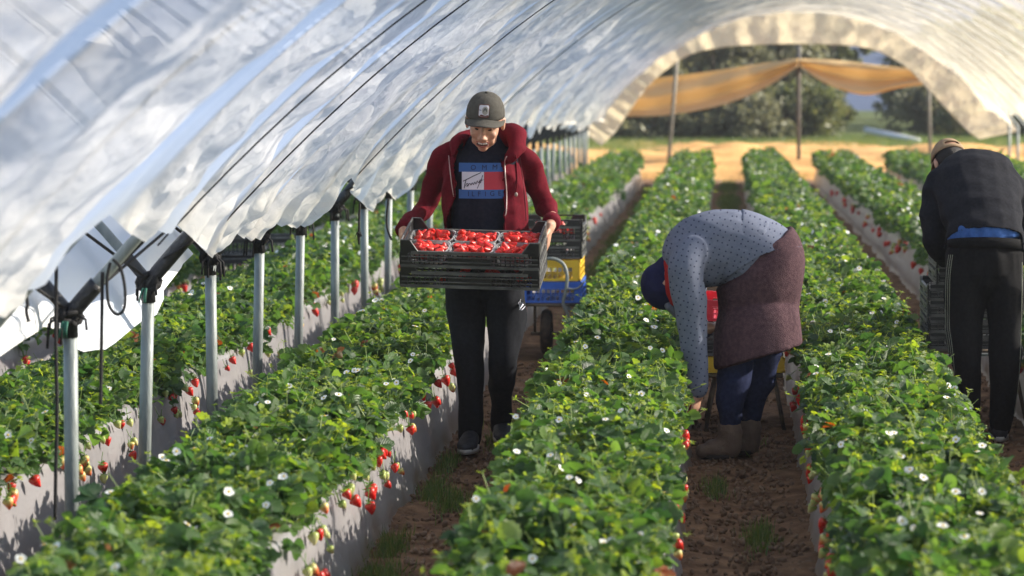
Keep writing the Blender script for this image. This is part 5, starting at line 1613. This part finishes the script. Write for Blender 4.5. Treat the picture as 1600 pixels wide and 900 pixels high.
# badge on the cap: cream panel with a grey animal head over a dark red base
capb = bvh(cap)
def cap_patch(pts, m, off, nm):
    bm = bmesh.new(); f = bm.faces.new([bm.verts.new(Vector((x, -.3, z))) for x, z in pts])
    bmesh.ops.triangulate(bm, faces=bm.faces); 
    for _ in range(2): bmesh.ops.subdivide_edges(bm, edges=bm.edges[:], cuts=1, use_grid_fill=True)
    inv = CM
    bmesh.ops.transform(bm, matrix=CM, verts=bm.verts[:])
    o = bm_obj(nm, bm, m, cap, smooth=False)
    dn = (CM.to_3x3() @ Vector((0, 1, 0))).normalized()
    for v in o.data.vertices:
        h_ = capb.ray_cast(v.co, dn)
        if h_[0]: v.co = h_[0] - dn * off
def rr(cx_, cz_, w, h, r=.008):
    out = []
    for sx_, sz_, a0 in ((1, 1, 0), (-1, 1, 90), (-1, -1, 180), (1, -1, 270)):
        for a in (0, 30, 60, 90): out.append((cx_ + sx_ * (w / 2 - r) + r * math.cos(R(a0 + a)), cz_ + sz_ * (h / 2 - r) + r * math.sin(R(a0 + a))))
    return out
cap_patch(rr(0, .047, .048, .054), mat('badge_edge', (.13, .04, .03), .8), .003, 'badge_border')
cap_patch(rr(0, .048, .043, .047), mat('badge_cream', (.60, .58, .62), .8), .0045, 'badge')
cap_patch([(.006 + .0145 * math.cos(a), .050 + .017 * math.sin(a)) for a in np.linspace(0, 6.0, 14)], mat('badge_grey', (.33, .31, .27), .8), .0058, 'badge_figure')
cap_patch([(.006 + .0085 * math.cos(a), .052 + .010 * math.sin(a)) for a in np.linspace(0, 6.0, 12)], mat('badge_dark', (.10, .095, .085), .8), .007, 'badge_figure')
cap_patch([(.006 + .0045 * math.cos(a), .047 + .0055 * math.sin(a)) for a in np.linspace(0, 6.0, 10)], mat('badge_grey', (.33, .31, .27), .8), .0078, 'badge_figure')
cap_patch([(-.018, .026), (.019, .026), (.019, .034), (.010, .030), (.002, .031), (-.008, .034), (-.015, .032)], mat('badge_edge', (.13, .04, .03), .8), .0062, 'badge_base')
cap_patch([(-.0205, .050), (-.011, .050), (-.011, .053), (-.0205, .053)], NAVC, .006, 'badge_stripe')
# face details
def fl_(nm, shapes, m):
    bm = bmesh.new()
    for c, r_ in shapes: bm_ball(bm, c, r_, 12)
    return add_local(nm, bm, hd, m, man)
fl_('eye', [((-.026, -.076, .000), (.0125, .011, .0060))], DARKEYE); fl_('eye', [((.026, -.076, .000), (.0125, .011, .0060))], DARKEYE)
fl_('eyebrow', [((-.026, -.092, .022), (.019, .005, .0045))], HAIR); fl_('eyebrow', [((.026, -.092, .022), (.019, .005, .0045))], HAIR)
fl_('mouth', [((0, -.0965, -.0645), (.027, .006, .0095))], mat('mouth_dark', (.06, .015, .012), .5))
bm = bmesh.new()
for i in range(6): bm_box(bm, ((i - 2.5) * .0062 + (.0008 if i > 2 else -.0008), -.1022 + abs(i - 2.5) * .0011, -.0615 + abs(i - 2.5) * .0009), (.0056, .004, .0066))
add_local('teeth', bm, hd, TEETH, man)
bm = bmesh.new(); loft(bm, [(x, -.0985 + abs(x) * .22, -.0585 + abs(x) * .16) for x in np.linspace(-.029, .029, 9)], [.0028] * 9, (0, 0, 1), 6)
add_local('upper_lip', bm, hd, LIP, man)
bm = bmesh.new(); loft(bm, [(x, -.1005 + abs(x) * .24, -.0765 + abs(x) * .34) for x in np.linspace(-.026, .026, 9)], [.0046] * 9, (0, 0, 1), 6)
add_local('lower_lip', bm, hd, LIP, man)
fl_('hair', [((0, .035, .010), (.079, .075, .048))], HAIR)

# ============ the bending woman ============
ZW = 13.86
wom = empty('person', P(1150, 712, ZW)); wom.location.z = 0
tag(wom, 'person in dotted grey jumper, mauve skirt and headscarf bending low over the strawberry bed', 'person')
def W(x, y, dz=0): return P(x, y, ZW + dz)
wl1 = [(W(1168, 470, .05), .09, .09), (W(1154, 530, .0), .085, .088), (W(1148, 580, -.03), .080, .085), (W(1142, 620, -.07), .068, .07), (W(1141, 652, -.07), .050, .050), (W(1141, 680, -.07), .036, .036)]
wl2 = [(W(1195, 470, .10), .09, .09), (W(1190, 530, .08), .095, .10), (W(1188, 580, .08), .078, .085), (W(1178, 620, .08), .066, .068), (W(1172, 655, .08), .050, .050), (W(1170, 682, .08), .036, .036)]
wa1 = [(W(1082, 395, -.14), .09, .09), (W(1072, 425, -.18), .092, .085), (W(1078, 480, -.20), .080, .075), (W(1084, 535, -.20), .066, .062), (W(1089, 580, -.20), .052, .05), (W(1090, 607, -.20), .046, .044)]
wa2 = [(W(1086, 410, .16), .075, .075), (W(1080, 460, .20), .065, .065), (W(1086, 500, .20), .055, .055), (W(1098, 516, .16), .045, .045)]
torso_w = [(W(1196, 425, .04), .195, .20), (W(1172, 400, .03), .185, .195), (W(1138, 384, .02), .165, .18), (W(1105, 390, .0), .165, .175), (W(1082, 408, -.01), .14, .17), (W(1066, 425, .0), .10, .12)]
hdW = Matrix.Translation(W(1046, 445, .02)) @ Matrix.Rotation(R(-12), 4, 'Z') @ Matrix.Rotation(R(-90), 4, 'Z') @ Matrix.Rotation(R(128), 4, 'X')
bm = bmesh.new()
head_shapes(bm, hdW)
limb(bm, [(p, a * .8, b * .8) for p, a, b in torso_w], (0, 1, 0))
limb(bm, [(W(1066, 425, .0), .06, .06), (W(1052, 435, .02), .055, .055)])
for q in (wl1, wl2, wa1, wa2): limb(bm, [(p, a * .72, b * .72) for p, a, b in q], (0, 1, 0))
limb(bm, [(W(1090, 600, -.20), .03, .028), (W(1092, 618, -.20), .026, .022)])
hand(bm, W(1090, 612, -.20), Vector((-.12, .05, -1)), Vector((-.8, .6, 0)), 1, .30, .82)
limb(bm, [(W(1098, 516, .16), .03, .03), (W(1110, 512, .14), .028, .028)])
hand(bm, W(1108, 512, .14), Vector((.9, -.2, .2)), Vector((0, .3, -1)), 1, .5, .9)
fuse('body', bm, .006, SKIN, wom, 3)
bm = bmesh.new()
limb(bm, [(W(1184, 450, .05), .13, .14), (W(1176, 490, .04), .13, .13)], (0, 1, 0)); limb(bm, wl1, (0, 1, 0)); limb(bm, wl2, (0, 1, 0))
fuse('jeans', bm, .009, JEANS, wom, 5, disp=folds(.006, 2.6, 22))
# skirt: closed bell lofted down from the hips, hem slanting
bm = bmesh.new()
prof = [(W(1178, 388, .03), .195, .165), (W(1187, 412, .04), .212, .200), (W(1188, 445, .04), .206, .207), (W(1186, 480, .04), .198, .196), (W(1184, 515, .01), .206, .22), (W(1185, 556, .0), .210, .225)]
rows = cr([(p[0].x, p[0].y, p[0].z, p[1], p[2]) for p in prof], 5)
rr_ = loft(bm, [r_[:3] for r_ in rows], [(r_[3], r_[4]) for r_ in rows], [Vector((1, 0, 0))] * len(rows), 40)
for i, ring in enumerate(rr_):
    t = i / (len(rr_) - 1)
    cx_ = rows[i][0]
    for v in ring:
        rel = (v.co.x - cx_) / .2
        v.co.z += t ** 2 * (.050 * rel) + (1 - t) ** 2 * (.03 * rel - .10 * max(0, -rel))
skirt = fuse('skirt', bm, .009, SKIRT, wom, 4, disp=folds(.007, 1.5, 25, (1.6, 1.6, .5), False))
# jumper: torso + near arm, then the draped tail over the hips
bm = bmesh.new()
limb(bm, torso_w[1:], (0, 1, 0))
limb(bm, wa1, (0, 1, 0)); limb(bm, wa2, (0, 1, 0))
bm_ball(bm, W(1078, 400, -.05), (.12, .16, .12), 16)
jum = fuse('jumper', bm, .009, DOTS, wom, 6, disp=folds(.006, 1.7, 27))
# tail of the jumper: a shell over back and hips with a pointed front corner
tail_top = [(1098, 404), (1104, 372), (1120, 350), (1146, 343), (1178, 346), (1210, 357), (1236, 374), (1251, 392)]
bm = bmesh.new()
prof = [(W(1135, 385, .02), .165, .190), (W(1160, 396, .03), .188, .203), (W(1185, 412, .04), .205, .212), (W(1200, 428, .045), .212, .212)]
rows = cr([(p[0].x, p[0].y, p[0].z, p[1], p[2]) for p in prof], 6)
loft(bm, [r_[:3] for r_ in rows], [(r_[3], r_[4]) for r_ in rows], (0, 1, 0), 40)
def tail_cut(c, nrm):
    x, y = 1128 + (c.x * F / c.y), 72 + (CAMH - c.z) * F / c.y
    hem = np.interp(x, [1118, 1122, 1160, 1190, 1215, 1240, 1262], [452, 446, 420, 401, 392, 387, 392])
    front = np.interp(y, [330, 345, 360, 380, 400, 446], [1150, 1138, 1128, 1123, 1121, 1119])
    return y > hem or x < front
tail = fuse('jumper_tail', bm, .008, DOTS, wom, 5, disp=folds(.004, 1.6, 29), cut=tail_cut, solid=.006)
# pattern coordinates (metres along x and z -> dots 2.4 cm apart)
for ob in (jum, tail):
    me_ = ob.data
    co = np.empty(len(me_.vertices) * 3, np.float32); me_.vertices.foreach_get('co', co); co = co.reshape(-1, 3)
    li = np.empty(len(me_.loops), np.int32); me_.loops.foreach_get('vertex_index', li)
    a = .35
    uvc = np.stack([(co[:, 0] * math.cos(a) - co[:, 2] * math.sin(a)) / .027, (co[:, 0] * math.sin(a) + co[:, 2] * math.cos(a)) / .027], 1)
    u_ = me_.uv_layers.new(name='UVMap'); u_.data.foreach_set('uv', uvc[li].astype(np.float32).ravel())
# headscarf: navy outer, red inner band, small red knot on top; grey mask
bm = bmesh.new(); bm_ball(bm, (0, .015, .03), (.093, .115, .10), 20); bm_ball(bm, (0, .05, -.04), (.078, .075, .09), 16)
bmesh.ops.transform(bm, matrix=hdW, verts=bm.verts[:])
fuse('headscarf', bm, .008, NAVYSC, wom, 4, disp=folds(.005, 3, 31))
bm = bmesh.new(); c = W(1049, 441, -.03)
limb(bm, [(W(1046, 396, .0), .024, .03), (W(1052, 420, -.06), .045, .06), (W(1051, 450, -.07), .035, .06), (W(1053, 474, -.05), .02, .04)], (1, 0, 0)); 
fuse('red_scarf', bm, .007, REDSC, wom, 4, disp=folds(.005, 4, 33))
bm = bmesh.new(); limb(bm, [(W(1046, 476, -.02), .028, .05), (W(1060, 494, -.02), .018, .045)], (1, 0, 0)); fuse('face_mask', bm, .007, mat('grey_mask', (.12, .13, .17), .8), wom, 3)
# boots
def boot(x0, x1, y, dz, top):
    bm = bmesh.new(); a = W(x0, y, dz); a.z = 0; b = W(x1, y, dz - .03); b.z = 0; up = Vector((0, 0, 1)); d = b - a
    limb(bm, [(a + up * .135, .060, .062), (a + up * .09, .057, .059), (a + up * .05, .055, .055)], (1, 0, 0))
    loft(bm, [a - d * .12 + up * .045, a + d * .3 + up * .052, a + d * .65 + up * .045, a + d * .95 + up * .033], [(.044, .042), (.05, .05), (.052, .042), (.036, .028)], (0, 1, 0), 14)
    bm_ball(bm, b + up * .035 - d * .05, (.035, .042, .03), 12)
    o = fuse('boot', bm, .007, BOOT, wom, 3, disp=folds(.003, 6, 35))
    bm = bmesh.new(); ring = []
    side = d.cross(up).normalized()
    for k in range(24):
        an = 2 * math.pi * k / 24; ring.append(a + d * (.42 + .62 * math.cos(an)) + side * .052 * math.sin(an) + up * .003)
    vb = [bm.verts.new(p) for p in ring]; vt = [bm.verts.new(p + up * .018) for p in ring]
    bm.faces.new(vb); bm.faces.new(vt)
    for k in range(24): bm.faces.new((vb[k], vb[(k + 1) % 24], vt[(k + 1) % 24], vt[k]))
    bm_obj('sole', bm, mat('dark_sole', (.03, .022, .018), .8), o)
boot(1140, 1096, 708, -.07, 0); boot(1171, 1142, 710, .08, 0)

# ============ the man in black ============
ZB = 14.35
mk = empty('person', P(1540, 690, ZB)); mk.location.z = 0
tag(mk, 'man in black sweater and striped track trousers seen from behind, bent over black crates', 'person')
def K(x, y, dz=0): return P(x, y, ZB + dz)
kl1 = [(K(1514, 395, .02), .112, .12), (K(1511, 440, .0), .106, .11), (K(1508, 500, -.02), .090, .095), (K(1508, 560, -.03), .075, .08), (K(1510, 610, .0), .066, .07), (K(1512, 660, .04), .056, .058), (K(1512, 684, .05), .05, .052)]
kl2 = [(K(1568, 395, .02), .108, .12), (K(1571, 440, .0), .100, .11), (K(1572, 500, -.02), .086, .095), (K(1571, 560, -.03), .074, .08), (K(1568, 610, .0), .066, .07), (K(1564, 650, .03), .056, .058), (K(1563, 668, .04), .048, .05)]
ka1 = [(K(1476, 278, .38), .075, .075), (K(1466, 305, .36), .078, .078), (K(1460, 345, .30), .070, .070), (K(1462, 380, .28), .066, .066), (K(1476, 398, .42), .058, .058), (K(1500, 408, .60), .045, .045)]
ka2 = [(K(1572, 278, .38), .075, .075), (K(1588, 305, .36), .074, .074), (K(1601, 345, .30), .066, .066), (K(1606, 375, .28), .062, .062), (K(1596, 398, .44), .055, .055), (K(1570, 410, .60), .045, .045)]
kt = [(K(1539, 385, .02), .178, .13), (K(1538, 355, .08), .188, .14), (K(1532, 320, .20), .210, .145), (K(1526, 290, .34), .222, .14), (K(1521, 268, .46), .20, .12), (K(1512, 262, .56), .10, .09)]
hdK = Matrix.Translation(K(1484, 256, .72)) @ Matrix.Rotation(R(180 + 14), 4, 'Z') @ Matrix.Rotation(R(48), 4, 'X')
bm = bmesh.new(); head_shapes(bm, hdK)
limb(bm, [(p, a * .82, b * .82) for p, a, b in kt]); limb(bm, [(K(1512, 262, .56), .065, .065), (K(1492, 258, .66), .06, .06)])
for q in (kl1, kl2, ka1, ka2): limb(bm, [(p, a * .72, b * .72) for p, a, b in q])
hand(bm, K(1503, 410, .62), Vector((.5, .6, -.6)), Vector((0, .3, -1)), -1, .4); hand(bm, K(1568, 412, .62), Vector((-.5, .6, -.6)), Vector((0, .3, -1)), 1, .4)
fuse('body', bm, .0065, SKIN, mk, 3)
bm = bmesh.new(); limb(bm, [(K(1540, 387, .02), .166, .122), (K(1540, 405, .01), .182, .14), (K(1540, 428, .01), .182, .14)]); limb(bm, kl1); limb(bm, kl2)
tk = fuse('track_trousers', bm, .009, TROUS2, mk, 5, disp=folds(.008, 2.4, 41, (1, 1, .8)))
kb = bvh(tk)
bm = bmesh.new(); loft(bm, [K(1540, 390, .015), K(1540, 383, .018), K(1540, 376, .022)], [(.185, .143), (.188, .146), (.187, .146)], (1, 0, 0), 32); bm_obj('waistband', bm, TROUS2, tk)
STR = mat('reflective_stripe', (.30, .31, .24), .6)
for i, dx in enumerate((-2.5, 0.5, 3.5)):
    on_surface('stripe', [(1485 + dx, 398), (1481 + dx, 430), (1480 + dx, 470), (1480 + dx, 510), (1484 + dx, 540), (1487 + dx, 570), (1489 + dx, 600)], ZB, kb, .0014, STR, tk, .002)
on_surface('stripe', [(1597, 410), (1597, 450), (1596, 500), (1594, 560), (1590, 610), (1584, 650)], ZB, kb, .0015, STR, tk, .002)
bm = bmesh.new(); limb(bm, [(K(1540, 379, .025), .176, .134), (K(1539, 373, .03), .186, .145), (K(1538, 362, .06), .183, .140)])
fuse('t_shirt', bm, .008, BLUESH, mk, 4, disp=folds(.005, 3.2, 43, (1.6, 1, .6)))
bm = bmesh.new(); limb(bm, [(K(1539, 392, .03), .196, .152)] + [(K(1539, 372, .04), .200, .156)] + kt[1:]); limb(bm, ka1); limb(bm, ka2)
bm_ball(bm, K(1522, 285, .40), (.21, .12, .10), 16)
limb(bm, [(K(1500, 262, .58), .05, .03), (K(1512, 256, .56), .055, .035), (K(1532, 262, .54), .05, .03)], (0, 0, 1))
def kcut(c, nrm):
    x, y = 1128 + (c.x * F / c.y), 72 + (CAMH - c.z) * F / c.y
    return x > 1478 and c.y < ZB + .25 and (x < 1597 or y > 420) and y > np.interp(x, [1482, 1490, 1510, 1540, 1575, 1598], [374, 367, 359, 357, 359, 367])
fuse('sweater', bm, .009, BLACKC, mk, 6, disp=folds(.008, 2.0, 45, (1, 1, 1.6)), cut=kcut, solid=.008)
# cap worn backwards: opening with strap at the back of the head
KM = hdK @ Matrix.Translation((0, .006, .026)) @ Matrix.Rotation(R(-6), 4, 'X')
bm = bmesh.new(); bm_ball(bm, (0, 0, .0), (.092, .108, .112), 28)
me_ = [f for f in bm.faces if f.calc_center_median().z < -.004 or (f.calc_center_median().y > .06 and abs(f.calc_center_median().x) < .035 and .012 < f.calc_center_median().z < .05)]
bmesh.ops.delete(bm, geom=me_, context='FACES')
o = add_local('cap', bm, KM, TAN, mk); sm = o.modifiers.new('solid', 'SOLIDIFY'); sm.thickness = .004
bm = bmesh.new(); bm_ball(bm, (0, .022, .015), (.080, .088, .085), 18); add_local('hair', bm, hdK, HAIR, mk)
V = np.zeros((17, 5, 3))
for i in range(17):
    th = math.pi + i / 16 * math.pi
    for j in range(5):
        V[i, j] = (.088 * math.cos(th), .104 * math.sin(th) - .06 * math.sin(math.pi * i / 16) ** .6 * j / 4, .0 - .01 * j / 4 - .014 * math.cos(th) ** 2)
me_ = grid_np('brim', V); me_.transform(KM); q = link('brim', me_, o, TAN); sm = q.modifiers.new('solid', 'SOLIDIFY'); sm.thickness = .004
shoe('shoe', K(1563, 690, .0) * Vector((1, 1, 0)) + Vector((0, 0, .003)), K(1558, 690, .24) * Vector((1, 1, 0)) + Vector((0, 0, .003)), DSHOE, SOLE, mk)
shoe('shoe', K(1512, 690, .06) * Vector((1, 1, 0)) + Vector((0, 0, .003)), K(1508, 690, .30) * Vector((1, 1, 0)) + Vector((0, 0, .003)), DSHOE, SOLE, mk)
HAZE = .0006
# ------------------------------------------------------------------ the dusty, sunlit air
bm = bmesh.new()
bm_box(bm, (30, 240, 7.5), (720, 520, 23))
hz_ = bpy.data.materials.new('haze_air'); hz_.use_nodes = True
n_, l_ = nodes_of(hz_)
for q in list(n_):
    if q.type == 'BSDF_PRINCIPLED': n_.remove(q)
pv = n_.new('ShaderNodeVolumePrincipled')
pv.inputs['Color'].default_value = (.90, .92, 1.0, 1)
pv.inputs['Density'].default_value = HAZE
pv.inputs['Anisotropy'].default_value = .25
l_.new(pv.outputs[0], n_['Material Output'].inputs['Volume'])
o = bm_obj('haze', bm, hz_, None, False); tag(o, kind='stuff'); o.display_type = 'WIRE'
